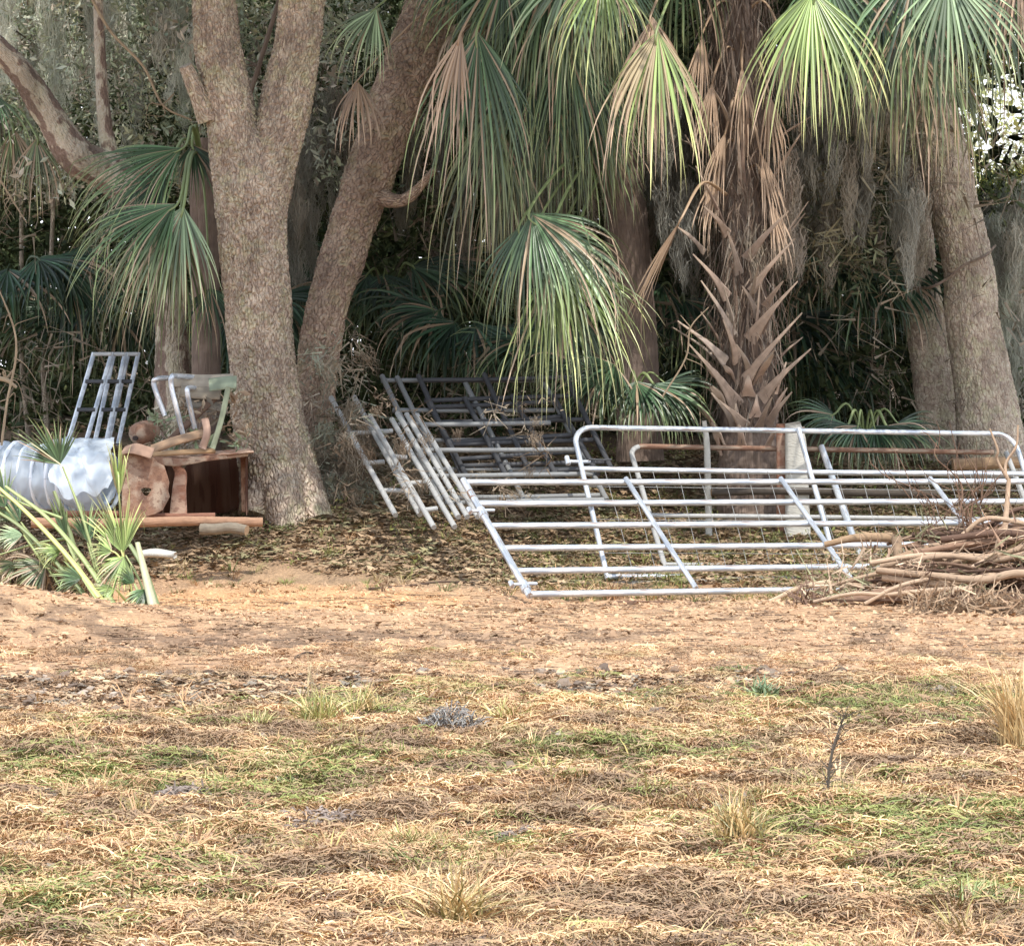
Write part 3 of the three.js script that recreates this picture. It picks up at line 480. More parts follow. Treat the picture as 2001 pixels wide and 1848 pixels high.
{
  const base = at(1248, 880, 29.6); base.y = groundH(base.x, 29.6);
  const t = thing('cabbage_palm', base, 'dark-trunked palm in the middle with large fronds hanging before the wood', 'palm tree');
  const b = new MB(); limb(b, [[1252, 900, 29.6, 46], [1246, 700, 29.6, 40], [1232, 520, 29.5, 40], [1218, 380, 29.4, 40], [1185, 220, 29.2, 40], [1130, 60, 29, 38], [1075, -100, 28.8, 34]], 50, 180, .02, 18); b.build('trunk', M.palmTrunk, t);
  const C = at(1075, -110, 28.8);
  frond(t, C, [935, 48, 27.5], [925, 455, 27.3], { spread: 1.15, droop: .75, c: 'green', n: 44, brown: .1, label: 'long green frond hanging in front of the leaning oak' });
  frond(t, C, [905, 55, 27.4], [835, 330, 27.3], { spread: .6, droop: .85, c: 'dry', n: 13, brown: .5 });
  frond(t, C, [940, 40, 28.25], [860, 100, 27.4], { spread: .5, droop: .7, c: 'dry', n: 7, brown: .5 });
  frond(t, C, [990, -50, 27.9], [850, 130, 27.7], { spread: 1.7, droop: .5, c: 'green', n: 36 });
  frond(t, C, [1080, -80, 28], [1010, 250, 27.8], { spread: 1.5, droop: .6, c: 'green', n: 40 });
  frond(t, C, [1120, -70, 27.7], [1080, 200, 27.5], { spread: 1.5, droop: .6, c: 'pale', n: 36 });
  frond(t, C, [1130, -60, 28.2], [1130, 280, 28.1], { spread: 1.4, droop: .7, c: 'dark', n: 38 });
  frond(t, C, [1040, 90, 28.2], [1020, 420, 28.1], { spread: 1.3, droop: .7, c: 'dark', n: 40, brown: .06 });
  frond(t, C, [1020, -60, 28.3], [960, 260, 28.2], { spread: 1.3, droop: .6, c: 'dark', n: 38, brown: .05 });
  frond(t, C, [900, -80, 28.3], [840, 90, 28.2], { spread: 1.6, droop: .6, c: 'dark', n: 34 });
  frond(t, C, [1190, 40, 28.4], [1215, 360, 28.3], { spread: 1.1, droop: .6, c: 'green', n: 34, brown: .08 });
  frond(t, at(1200, 300, 29.2), [1080, 440, 27.5], [1215, 700, 27.2], { spread: 1.2, droop: .5, c: 'pale', n: 30, broken: .3, brown: .12 });
  frond(t, at(1200, 300, 29.2), [1100, 560, 28.0], [1130, 790, 27.9], { spread: 1.3, droop: .6, c: 'dark', n: 32 });
  frond(t, C, [1100, 60, 28.0], [1150, 380, 27.9], { spread: 1.3, droop: .6, c: 'green', n: 40, brown: .05 });
  frond(t, C, [1140, 120, 28.3], [1180, 430, 28.2], { spread: 1.2, droop: .6, c: 'dark', n: 36, brown: .1 });
  frond(t, C, [1080, 120, 28.5], [1110, 470, 28.4], { spread: 1.5, droop: .6, c: 'dark', n: 40, brown: .1 });
  frond(t, C, [1120, 190, 28.8], [1170, 480, 28.7], { spread: 1.5, droop: .5, c: 'green', n: 36, brown: .06 });
  frond(t, C, [960, 200, 28.2], [925, 570, 28.1], { spread: .9, droop: .8, c: 'olive', n: 32, brown: .3 });
  frond(t, C, [1000, 260, 28.3], [1000, 620, 28.2], { spread: .8, droop: .8, c: 'olive', n: 28, brown: .25 });
  frond(t, at(1200, 300, 29.2), [1035, 410, 27.3], [1165, 640, 26.9], { spread: 1.6, droop: .6, c: 'green', n: 36, broken: .35, brown: .12, label: 'pale frond fanning down to the right above the old panels' });
  frond(t, at(1200, 320, 29.2), [1080, 500, 28.25], [1180, 770, 27.3], { spread: 1.3, droop: .45, c: 'lit', n: 38, label: 'yellow-tipped lower frond above the old panels' });
  frond(t, at(1200, 300, 29.2), [1050, 440, 27.8], [1240, 620, 28.25], { spread: 1.3, droop: .45, c: 'green', n: 34, broken: .3, brown: .1 });
  frond(t, at(1200, 300, 29.2), [1020, 430, 27.9], [1010, 690, 27.8], { spread: 1.2, droop: .5, c: 'dark', n: 30 });
  frond(t, C, [738, 12, 28.2], [668, 160, 28.0], { spread: 1.3, droop: .6, c: 'pale', n: 22, label: 'small pale frond beside the right limb of the oak' });
  frond(t, C, [700, 155, 28.2], [690, 300, 28.1], { spread: 1.1, droop: .9, c: 'dry', n: 14, label: 'small dead frond beside the right limb of the oak' });
  crownFronds(t, C, 12, .95, .1, 1.2, 4.9);
}
{
  const base = at(385, 860, 28.9); base.y = groundH(base.x, 28.9);
  const t = thing('cabbage_palm', base, 'low palm left of the forked oak with fronds drooping over the metal frames', 'palm tree');
  const b = new MB(); limb(b, [[402, 900, 28.9, 30], [402, 640, 28.9, 26], [400, 480, 28.9, 26], [396, 330, 28.9, 26], [394, 270, 28.9, 18]], 40, 120, .02, 18); b.build('trunk', M.palmTrunk, t);
  const C = at(390, 300, 28.7);
  frond(t, C, [362, 285, 27.7], [120, 410, 27.3], { spread: 1.25, droop: .42, c: 'green', n: 40, face: V(-.2, .9, 1), label: 'upper frond spreading to the left' });
  frond(t, C, [350, 392, 27.3], [130, 560, 26.9], { spread: 1.25, droop: .45, c: 'green', n: 42, brown: .05, face: V(-.2, .7, 1), label: 'lower frond spreading to the left' });
  frond(t, C, [360, 395, 27.25], [300, 640, 27.0], { spread: 1.2, droop: .5, c: 'pale', n: 30 });
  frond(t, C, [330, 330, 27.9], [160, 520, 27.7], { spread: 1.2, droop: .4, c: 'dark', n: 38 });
  frond(t, C, [350, 420, 27.7], [215, 650, 27.5], { spread: 1.1, droop: .5, c: 'olive', n: 38, brown: .15 });
  frond(t, C, [350, 430, 27.8], [290, 680, 28.25], { spread: 1.1, droop: .5, c: 'green', n: 34, brown: .1 });
  frond(t, C, [375, 280, 28.3], [410, 400, 28.2], { spread: 1.6, droop: .6, c: 'dark', n: 26 });
  frond(t, C, [410, 560, 28.4], [430, 690, 28.3], { spread: 1.8, droop: .6, c: 'dark', n: 26 });
}
{
  const base = at(-40, 850, 30); base.y = groundH(base.x, 30);
  const t = thing('cabbage_palm', base, 'shaded palm at the left edge with olive fronds hanging below the pale limb', 'palm tree');
  const b = new MB(); limb(b, [[-40, 900, 30, 40], [-40, 500, 30, 36], [-30, 240, 30, 34]], 30, 60, .02, 18); b.build('trunk', M.palmTrunk, t);
  const C = at(-30, 230, 30);
  frond(t, C, [25, 245, 29.4], [15, 400, 29.3], { spread: 1.2, droop: .8, c: 'olive', n: 26, brown: .3 });
  frond(t, C, [70, 265, 29.3], [80, 420, 29.3], { spread: 1.2, droop: .8, c: 'olive', n: 24, brown: .3 });
  frond(t, C, [-10, 180, 29.4], [-5, 330, 29.3], { spread: 1.4, droop: .8, c: 'green', n: 24 });
}
// low palmettos in the wood
function palmetto(px, py, d, label, L, c, n = 7) {
  const base = at(px, py, d); const top = base.y; base.y = groundH(base.x, d); const t = thing('palmetto', base, label, 'plant'), C = V(base.x, Math.max(top, base.y + .1), base.z);
  for (let i = 0; i < n; i++) { const a = Math.PI * (.08 + .84 * (i + .5) / n) + rr(-.1, .1), d2 = V(Math.cos(a), .45 * rr(.3, 1.4), Math.sin(a) * .7), hub = C.clone().addScaledVector(d2, L * .55), tip = hub.clone().addScaledVector(V(d2.x, d2.y - .9, d2.z).normalize(), L); frond(t, base.clone().lerp(C, .8), hub, tip, { n: 24, spread: 2.0, droop: .55, c }); }
  return t;
}
palmetto(1640, 560, 30.8, 'dark palmetto in the shade right of the big palm trunk', .85, 'deep');
palmetto(1225, 760, 29, 'low dark palmetto above the right end of the old panels', .62, 'dark', 6);
palmetto(930, 650, 30.5, 'deep green palmetto behind the leaning old panels', .8, 'deep');
palmetto(470, 640, 30.2, 'dark green palmetto peeping out left of the forked oak trunk', .75, 'deep', 6);
palmetto(30, 560, 31, 'black-green palmetto in the gloom at the left edge', .9, 'deep');
palmetto(1690, 840, 29.5, 'small low palmetto on the ground right of the white posts', .5, 'dark', 6);
palmetto(1330, 620, 31.5, 'dark palmetto in the gloom left of the big palm trunk', .95, 'dark');
palmetto(760, 560, 31, 'shaded palmetto right of the leaning oak trunk', .85, 'dark');
palmetto(1080, 700, 30.2, 'dark palmetto right behind the old stacked panels', .7, 'dark', 6);
palmetto(180, 640, 31.5, 'dark palmetto behind the leaning metal frames', .8, 'dark', 6);
palmetto(1990, 600, 32, 'shaded palmetto at the right edge behind the mottled trunk', .8, 'dark', 6);
palmetto(1480, 700, 32.5, 'shaded palmetto hidden behind the big palm trunk', 1.1, 'deep');

// ---------------------------------------------------------------- moss, understorey, far wood
function rect(n, x0, x1, y0, y1, d0, d1, f, ex = d0 > 35 ? 3.3 : 1.45) { const L = []; while (L.length < n) { const px = rr(x0, x1), py = rr(y0, y1), d = rr(d0, d1), p = at(px, py, d); if (p.y < groundH(p.x, d) + .02) continue; if (d0 > 35 && px < 650 && py < -300) continue; if (Math.hypot((px - 1965) / 55 / ex, (py - 235) / 70 / ex) < 1) continue; L.push(Object.assign({ p, s: 1 }, f(px, py, d))); } return L; }
const MOSSC = [[.40, .42, .34], [.52, .53, .45], [.32, .33, .26], [.40, .38, .31], [.58, .59, .5]], MOSSD = [[.25, .245, .20], [.33, .32, .27], [.17, .16, .13], [.26, .23, .18]];
function mossCols(n, x0, x1, y0, y1, d0, d1, cols) {           // moss hangs in separate beards, each a chain of clumps
  const L = []; for (let i = 0; i < n; i++) { let px = rr(x0, x1), py = rr(y0, lerp(y0, y1, .75)); const d = rr(d0, d1), c = vary(pick(cols), .3), m = 2 + Math.floor(rnd() * 6), s0 = rr(.45, .95); for (let k = 0; k < m; k++) { if (Math.hypot((px - 1965) / 75, (py - 235) / 90) > 1) L.push({ p: at(px, py, d + rr(-.08, .08)), s: s0 * lerp(1, .5, k / m), c: vary(c, .15), rx: gs() * .12, rz: gs() * .12 }); py += rr(25, 60) * s0; px += gs() * 9; if (py > y1 + 60) break; } }
  return L;
}
scatter('spanish_moss', 'grey moss, its colour lightened as sky light, draped in curtains over the upper left branches', G_moss, M.moss, mossCols(64, -60, 460, -160, 240, 29.4, 31.5, MOSSC));  // moss colours lightened to stand for sky light in this corner
scatter('spanish_moss', 'grey-brown moss hanging behind and right of the big palm trunk', G_moss, M.moss, mossCols(95, 1290, 1800, 120, 480, 28.8, 31, MOSSD));
scatter('spanish_moss', 'dull brown moss and vines between the leaning oak and the palms', G_moss, M.moss, mossCols(70, 560, 1300, 150, 480, 29.2, 31.5, MOSSD));
scatter('spanish_moss', 'grey moss at the right edge around the mottled trunk', G_moss, M.moss, mossCols(50, 1930, 2080, 330, 720, 30.6, 32, MOSSC));
scatter('understorey_leaves', 'grey-green small leaves, lightened as sky light, of the shrubs in the upper left', G_shrub, M.leaf, rect(1500, -100, 740, -200, 370, 29.2, 33, () => ({ s: rr(.4, 1.05), rx: rr(0, 6), rz: rr(0, 6), c: vary(pick([[.34, .38, .26], [.44, .46, .36], [.22, .26, .16], [.50, .50, .32], [.46, .41, .33]]), .25) })));  // leaf colours raised so the sky light here is in the paint
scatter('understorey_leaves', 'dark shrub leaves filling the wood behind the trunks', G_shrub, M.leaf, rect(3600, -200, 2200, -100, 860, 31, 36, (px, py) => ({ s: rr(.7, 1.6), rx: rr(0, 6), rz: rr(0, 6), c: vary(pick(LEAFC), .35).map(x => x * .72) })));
scatter('understorey_leaves', 'sunny yellow-green leaves around the sky gap at the right edge', G_shrub, M.leaf, rect(110, 1880, 2100, 60, 380, 31, 35, () => ({ s: rr(.4, .9), rx: rr(0, 6), rz: rr(0, 6), c: vary(pick([[.55, .55, .12], [.35, .42, .12], [.2, .26, .08]]), .3) })));
scatter('understorey_leaves', 'olive and brown leaf sprays among the moss right of the big palm trunk', [leafClump(26, .24, .1, .25), leafClump(22, .26, .2, .06)], M.leaf, rect(110, 1540, 1760, 200, 560, 28.8, 30.8, () => ({ s: rr(.5, 1.1), rx: rr(0, 6), rz: rr(0, 6), c: vary(pick([[.13, .14, .08], [.20, .18, .11], [.09, .115, .06], [.24, .22, .16]]), .3) })));
scatter('bare_twigs', 'tangle of thin bare twigs in the understorey', G_twig, M.moss, rect(230, -100, 2100, 0, 860, 29.2, 33, (px, py) => ({ s: rr(.5, 1.2), rx: rr(0, 6), rz: rr(0, 6), c: vary(pick([[.24, .2, .15], [.14, .115, .08], [.18, .15, .11]]), .35) })));
scatter('dead_vines', 'tangle of dead vines and twigs at the foot of the leaning oak and over the old panels', [mossGeo(26, .16, .5), leafClump(18, .22, .3, .018), leafClump(16, .2, .08, .22)], M.moss, (() => { const L = rect(75, 600, 720, 660, 1040, 27.4, 28.0, () => ({ s: rr(.4, .9), rx: gs() * .4, rz: gs() * .4, c: vary(pick([[.22, .18, .13], [.30, .26, .2], [.15, .115, .08], [.22, .23, .17]]), .25) })); return L.concat(rect(44, 660, 1080, 770, 990, 26.3, 27.2, () => ({ s: rr(.3, .65), rx: gs() * .5, rz: gs() * .5, c: vary(pick([[.22, .17, .12], [.28, .23, .17], [.15, .11, .075]]), .25) }))); })());
scatter('spanish_moss', 'brown fibre and moss caught on both sides of the big palm trunk', G_moss, M.moss, mossCols(12, 1330, 1560, 260, 560, 28.6, 29.2, [[.30, .25, .19], [.38, .33, .27], [.24, .19, .15]]));
scatter('far_trees', 'sunlit pale trees far beyond the wood, seen through the gap at the right edge', G_far, M.leaf, (() => { const L = []; for (let i = 0; i < 430; i++) { const px = rr(1700, 2300), py = rr(30, 420), d = rr(56, 64); if (Math.hypot((px - 1975) / 34, (py - 205) / 26) < 1) continue; L.push({ p: at(px, py, d), s: rr(.35, .8), rx: rr(0, 6), rz: rr(0, 6), c: vary(pick([[.40, .42, .16], [.34, .36, .24], [.5, .48, .3]]), .3) }); } return L; })());
scatter('debris_bank', 'low bank of grey-brown dead leaves and vines between the forked oak and the old panels', [mossGeo(20, .16, .16), leafClump(24, .15, .11, .25), leafClump(18, .17, .2, .03)], M.moss, (() => { const L = []; for (let i = 0; i < 210; i++) { const q = onG(rr(470, 860), rr(985, 1085)); L.push({ p: q.add(V(0, rr(.0, .07), 0)), s: rr(.4, .9), rx: gs() * .3, rz: gs() * .3, c: vary(pick([[.27, .21, .15], [.36, .29, .21], [.22, .2, .13], [.3, .29, .22]]), .25) }); } return L; })());
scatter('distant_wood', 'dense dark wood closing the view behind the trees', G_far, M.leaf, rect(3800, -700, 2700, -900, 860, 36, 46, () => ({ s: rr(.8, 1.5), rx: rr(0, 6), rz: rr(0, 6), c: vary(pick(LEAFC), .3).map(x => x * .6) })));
scatter('ground_cover', 'low green weeds growing behind the gates and along the edge of the wood', G_shrub, M.leaf, (() => { const L = []; for (let i = 0; i < 950; i++) { const d = rr(26.2, 31), x = rr(-.148, .148) * d; if (x < .1 && rnd() < .72) continue; L.push({ p: gp(x, d, .03), s: rr(.2, .5), rx: rr(0, 6), rz: rr(0, 6), c: vary(pick([...GREEN, [.30, .26, .15], [.24, .24, .12]]), .3).map(v => v * .85) }); } return L; })());

// ---------------------------------------------------------------- gates and panels
function frameOf(th, ro, ph) {
  const R = V(Math.cos(ro) * Math.cos(th), Math.sin(ro), -Math.cos(ro) * Math.sin(th)), U = V(-Math.sin(th) * Math.sin(ph), Math.cos(ph), -Math.cos(th) * Math.sin(ph));
  U.addScaledVector(R, -U.dot(R)).normalize(); return [R, U, R.clone().cross(U)];
}
function gateBase(name, label, cat, O, F, group) {
  const t = thing(name, O, label, cat, group), [R, U, N] = F; const P = (r, u, n = 0) => O.clone().addScaledVector(R, r).addScaledVector(U, u).addScaledVector(N, n);
  const bar = (nm, pts, rad, mat, n = 10, seg = 12) => { const b = new MB(), w = pts.map(p => P(...p)); b.tube(w.length == 2 ? curve([w[0], w[0].clone().lerp(w[1], .5).add(V(0, rr(-.006, .004), rr(-.004, .004))), w[1]], n) : w, rad, seg, { tile: nm == 'wire' ? .3 : rr(.55, .8) }); return b.build(nm, mat, t); };
  return { t, P, bar, N };
}
const arc = (cx, cy, r, a0, a1, n = 8) => Array.from({ length: n + 1 }, (_, i) => { const a = lerp(a0, a1, i / n); return [cx + r * Math.cos(a), cy + r * Math.sin(a)]; });
{ // front gate: six bars, leaning far back
  const O = at(1033.5, 1161, 24.8), H = 1.427, B = 1.262, W = 4 * B, g = gateBase('farm_gate', 'white six-bar tube gate leaning back at the front, half under the brush pile', 'gate', O, frameOf(.389, -.0113, 1.033));
  for (let i = 0; i < 6; i++) g.bar('rail', [[.0, H * i / 5], [W, H * i / 5]], 0.0225, M.galv, 20);
  g.bar('stile', [[0, -.02], [0, H + .03]], .025, M.galv); g.bar('stile', [[W, -.02], [W, H + .03]], .0235, M.galv);
  for (const k of [1, 2, 3]) g.bar('brace', [[k * B, 0, .03], [k * B, H, .03]], .019, M.galv);
  for (const u of [.09, 1.02]) { const m = g.bar('hinge', [[-.10, u, .02], [.09, u + .01, .02]], .012, M.galv, 4, 10); const b = new MB(); b.tube([g.P(0, u - .045), g.P(0, u + .045)], .034, 14, {}); b.tube([g.P(-.1, u - .02, .02), g.P(-.1, u + .03, .02)], .019, 10, {}); b.build('hinge_collar', M.galv, m); }
  g.bar('rust_band', [[0, 1.21], [0, 1.30]], .0255, M.rustPale, 3);
}
{ // middle gate: rounded frame and wire
  const O = at(1187.8, 1131, 26.6), H = 1.38, B = 1.859, W = 2 * B, r = .16, g = gateBase('farm_gate', 'taller white gate with rounded top corners and wire infill, behind the front gate', 'gate', O, frameOf(.334, -.0205, .645));
  const loop = [[0, 0], [0, .3], [0, .6], [0, .9], [0, H - r], ...arc(r, H - r, r, Math.PI, Math.PI / 2), [W * .25, H], [W * .5, H], [W * .75, H], ...arc(W - r, H - r, r, Math.PI / 2, 0), [W, .9], [W, .5], [W, 0]];
  g.bar('frame', loop, .0205, M.galv); g.bar('bottom_rail', [[0, .02], [W, .02]], .0205, M.galv, 20); g.bar('rail', [[0, H * .72], [W, H * .72]], .0205, M.galv, 20); g.bar('stile', [[B, 0, .025], [B, H, .025]], .02, M.galv);
  for (let x = .19; x < W; x += .19) { const k = rr(-.02, .02); g.bar('wire', [[x + k, .03, .015], [x - k, H * .72, .015]], .0022, M.galvOld, 4, 6); }
  for (let y = .22; y < H * .7; y += .30) g.bar('wire', [[0, y, .018], [W, y, .018]], .002, M.galvOld, 8, 6);
  const m = g.bar('hinge', [[-.1, H * .77, 0], [.08, H * .77, 0]], .013, M.galv, 4, 10); const b = new MB(); b.tube([g.P(-.1, H * .75), g.P(-.1, H * .8)], .02, 10, {}); b.build('hinge_collar', M.galv, m);
  g.bar('chain', [[.06, H * .77, .03], [.16, H * .755, .05], [.24, H * .77, .03]], .008, M.tubeDark, 6, 8);
}
{ // rear gate: rusty top
  const O = at(1299.9, 1108, 27.15), H = 1.324, B = 1.581, W = 2 * B, r = .11, g = gateBase('farm_gate', 'gate with rust-stained top bar, rearmost of the three white gates', 'gate', O, frameOf(.268, -.023, .836));
  g.bar('top_rail', [...arc(r, H - r, r, Math.PI * .6, Math.PI / 2, 3), [W * .25, H], [W * .5, H], [W * .75, H], [W - r, H]], .0205, M.rustPale).userData.label = 'rust-coated top bar';
  g.bar('stile', [[0, 0], [0, .5], [0, H - r], ...arc(r, H - r, r, Math.PI, Math.PI * .6, 5)], .0205, M.galvOld); g.bar('stile', [[W, 0], [W, H]], .0205, M.galvOld); g.bar('stile', [[B, -.02, .03], [B, H, .03]], .026, M.galv);
  for (const u of [.02, .42, .8]) g.bar('rail', [[0, H * u], [W, H * u]], .018, M.galvOld, 16);
}
// old panels stacked against the leaning oak
function oldPanel(label, px, py, d, th, ro, ph, w, h, rails, stiles, m1, m2, round) {
  const O = at(px, py, d), g = gateBase('corral_panel', label, 'panel', O, frameOf(th, ro, ph), null);
  for (const u of rails) g.bar('rail', [[rr(-.03, .03), h * u], [w + rr(-.04, .04), h * u + rr(-.02, .02)]], .019, m2, 14, 10);
  for (const s of stiles) g.bar('stile', [[w * s, -.02, .028], [w * s, h + (s == 0 ? .02 : rr(-.05, .03)), .028]], .021, s < .3 ? m1 : m2, 10, 10);
  return g;
}
oldPanel('rearmost old tube panel with its top bar highest, behind the other old panels', 860, 985, 27.0, .33, .0, 1.02, 1.32, 1.75, [.05, .27, .5, .75, 1], [0, .09, .5, 1], M.galvDim, M.galvDim);
oldPanel('dark panel standing between the paler old panels', 900, 930, 27.35, .30, .02, 1.0, 1.2, 1.33, [.1, .32, .55, .78, 1], [0, .45, 1], M.tubeDark, M.tubeDark);  // same tube texture as the other panels, much darker colour
oldPanel('second dark panel, its bars sloping up to the right beneath the others', 915, 945, 27.2, .30, .05, 1.05, 1.02, 1.17, [.08, .3, .52, .74, .97], [0, .3, .68, 1], M.tubeDark, M.tubeDark);
oldPanel('frontmost pale old panel, its bottom corner near the front gate', 893, 1014, 26.3, .36, .0, 1.08, 1.25, 1.52, [.15, .41, .67, .93], [0, .055, .12], M.galvOld, M.galvDim);
oldPanel('pale old panel second from the front of the old stack', 845, 1034, 26.15, .36, .0, 1.08, .16, 1.62, [.17, .41, .66, .9], [0, 1], M.galvOld, M.galvOld);
oldPanel('leftmost old panel, mossy and nearest the forked oak', 770, 1010, 26.5, .36, .0, 1.07, .19, 1.72, [.22, .46, .72], [0, 1], M.galvOld, M.galvOld);

// ---------------------------------------------------------------- posts and logs near the palm
function post(label, pts, w, th, mat, name = 'fence_post') { const b = new MB(), p = pts.map(q => at(...q)); p[0].y = groundH(p[0].x, pts[0][2]) - .05; b.strap(curve(p, 8), curveR(w, 8), th, V(0, 0, 1), { color: () => [1, 1, 1] }); return tag(b.build(name, mat, p[0]), label, 'post', null); }
post('stout white post right of the palm trunk, wider at its foot', [[1560, 930, 28.25], [1556, 880, 28.25], [1549, 826, 28.25]], [.20, .17, .12], .11, M.white);
post('thin white post left of the palm trunk', [[1386, 930, 28.25], [1382, 880, 28.25], [1376, 822, 28.25]], [.055, .05, .035], .05, M.white);
post('rust-brown post between the palm trunk and the stout white post', [[1528, 930, 28.35], [1527, 880, 28.35], [1526, 828, 28.35]], [.08, .075, .07], .05, M.rust);
function pole(name, label, cat, A, Z, r0, r1, c, o = {}) {
  const a = A.isVector3 ? A : at(...A), z = Z.isVector3 ? Z : at(...Z), b = new MB(), n = o.n ?? 24, m = [a]; for (let k = 1; k < (o.k ?? 3); k++) m.push(a.clone().lerp(z, k / (o.k ?? 3)).add(V(rr(-1, 1), rr(-.6, 1), rr(-1, 1)).multiplyScalar(o.bend ?? .02))); m.push(z);
  b.col = c; b.tube(curve(m, n), curveR([r0, lerp(r0, r1, .5) * rr(.9, 1.1), r1], n), o.seg ?? 14, { noise: plates((r0) * .14, 24), tile: .3, capCol: o.cap ?? [.45, .32, .2] });
  if (o.twigs) for (let i = 0; i < o.twigs; i++) { const t = rr(.3, .95), p = a.clone().lerp(z, t), d = z.clone().sub(a).normalize().multiplyScalar(.6).add(V(rr(-.5, .5), rr(-.2, .8), rr(-.5, .5))).normalize(), l = rr(.08, .35); b.tube(curve([p, p.clone().addScaledVector(d, l * .5).add(V(rr(-.03, .03), rr(-.03, .03), 0)), p.clone().addScaledVector(d, l)], 8), curveR([r1 * .7 + .002, .003, .0015], 8), 6, {}); }
  const ms = b.build(name, M.wood, a); return cat ? tag(ms, label, cat, o.group) : ms;
}
pole('log', 'reddish round log lying on the ground before the rusty junk', 'log', [60, 1021, 25.75], [513, 1020, 25.9], .036, .032, [.42, .26, .17], { n: 40, bend: .012, seg: 20 });
pole('log', 'grey weathered log lying just under the reddish log', 'log', [392, 1034, 25.8], [482, 1036, 25.7], .04, .036, [.26, .23, .18], { seg: 18 });
pole('log', 'thin dark red pole lying behind the reddish log', 'log', [130, 1004, 26.2], [420, 1007, 26.3], .022, .02, [.32, .16, .11], { seg: 14 });
pole('log', 'tan log on the ground behind the gates at the right trunks', 'log', [1862, 908, 29.0], [2030, 904, 29.1], .045, .045, [.45, .32, .2], { seg: 16 });
pole('log', 'reddish board lying on the ground behind the front gate', 'log', onG(1200, 1088), onG(1600, 1086), .024, .022, [.24, .145, .095], { seg: 12 });
pole('log', 'dark pole lying across behind the gates at mid height', 'log', [1390, 962, 28.1], [1830, 964, 28.3], .03, .03, [.10, .085, .07], { seg: 12 });
pole('log', 'grey pole lying behind the front gate, close to its bottom bar', 'log', onG(1195, 1137), onG(1600, 1134), .022, .022, [.33, .32, .29], { seg: 12 });

// ---------------------------------------------------------------- the junk heap on the left
{ // translucent drum lying down, ribbed
  const a = at(-30, 925, 26.7), z = at(212, 940, 26.4), ax = z.clone().sub(a), L = ax.length(); ax.normalize(); const t = thing('plastic_drum', a.clone().lerp(z, .5).setY(groundH(-3.3, 26.5)), 'bluish clear ribbed plastic drum lying beside the rusty plate', 'drum'), b = new MB(), pts = [], R = [];
  for (let i = 0; i <= 90; i++) { const s = i / 90; pts.push(a.clone().addScaledVector(ax, L * s)); R.push(.225 + .011 * Math.sin(s * L * 52) + .01 * fbm(s * 6, 1, 2, 2) - .05 * ss(.95, 1, s)); }
  b.tube(pts, R, 56, { open: true, noise: (p, an) => .07 * fbm(p.x * 4, p.y * 4, p.z * 4, 4) }); b.build('drum_body', M.plastic, t);
  const r = new MB(); const u = V(0, 1, 0), w = ax.clone().cross(u).normalize(), ring = Array.from({ length: 33 }, (_, i) => z.clone().addScaledVector(u, Math.sin(i / 32 * 6.2832) * .2).addScaledVector(w, Math.cos(i / 32 * 6.2832) * .2)); r.tube(ring, .016, 10, { open: true }); r.build('rim', M.plastic, t);
  for (let k = 0; k < 8; k++) { const rb = new MB(), c = a.clone().addScaledVector(ax, L * (.06 + k * .105 + rr(-.025, .025))), q = .236 + rr(-.012, .012); rb.tube(Array.from({ length: 33 }, (_, i) => c.clone().addScaledVector(u, Math.sin(i / 32 * 6.2832) * q).addScaledVector(w, Math.cos(i / 32 * 6.2832) * q)), .014, 8, { open: true, noise: (p) => .012 * n3(p.x * 12, p.y * 12, p.z * 12) }); rb.build('rib', M.plasticRib, t); }
}
{ // crumpled film of clear plastic slumped over the drum's near end
  const b = new MB(), n = 46, g = [], c = at(165, 935, 26.42); for (let j = 0; j <= n; j++) for (let i = 0; i <= n; i++) {
    const u = i / n, v = j / n, e = .5 + .5 * Math.sin(u * 3.14), x = (u - .5) * (.44 + .12 * n3(v * 3, 2)) + .05 * n3(u * 4, v * 4, 1), a = lerp(1.9, -.35 - .3 * n3(u * 4, 7), v * (.8 + .2 * e)), r = .285 + .05 * Math.abs(fbm(u * 3.5, v * 5, 3, 4)) + (v > .7 ? (v - .7) * .3 : 0);
    g.push(b.v(V(c.x + x, c.y + Math.sin(a) * r, c.z + Math.cos(a) * r), u, v)); }
  for (let j = 0; j < n; j++) for (let i = 0; i < n; i++) b.q(g[j * (n + 1) + i], g[j * (n + 1) + i + 1], g[(j + 1) * (n + 1) + i + 1], g[(j + 1) * (n + 1) + i]);
  tag(b.build('plastic_sheet', M.plastic, at(165, 1000, 26.2)), 'crumpled clear plastic film slumped over the near end of the ribbed drum', 'plastic sheet');
}
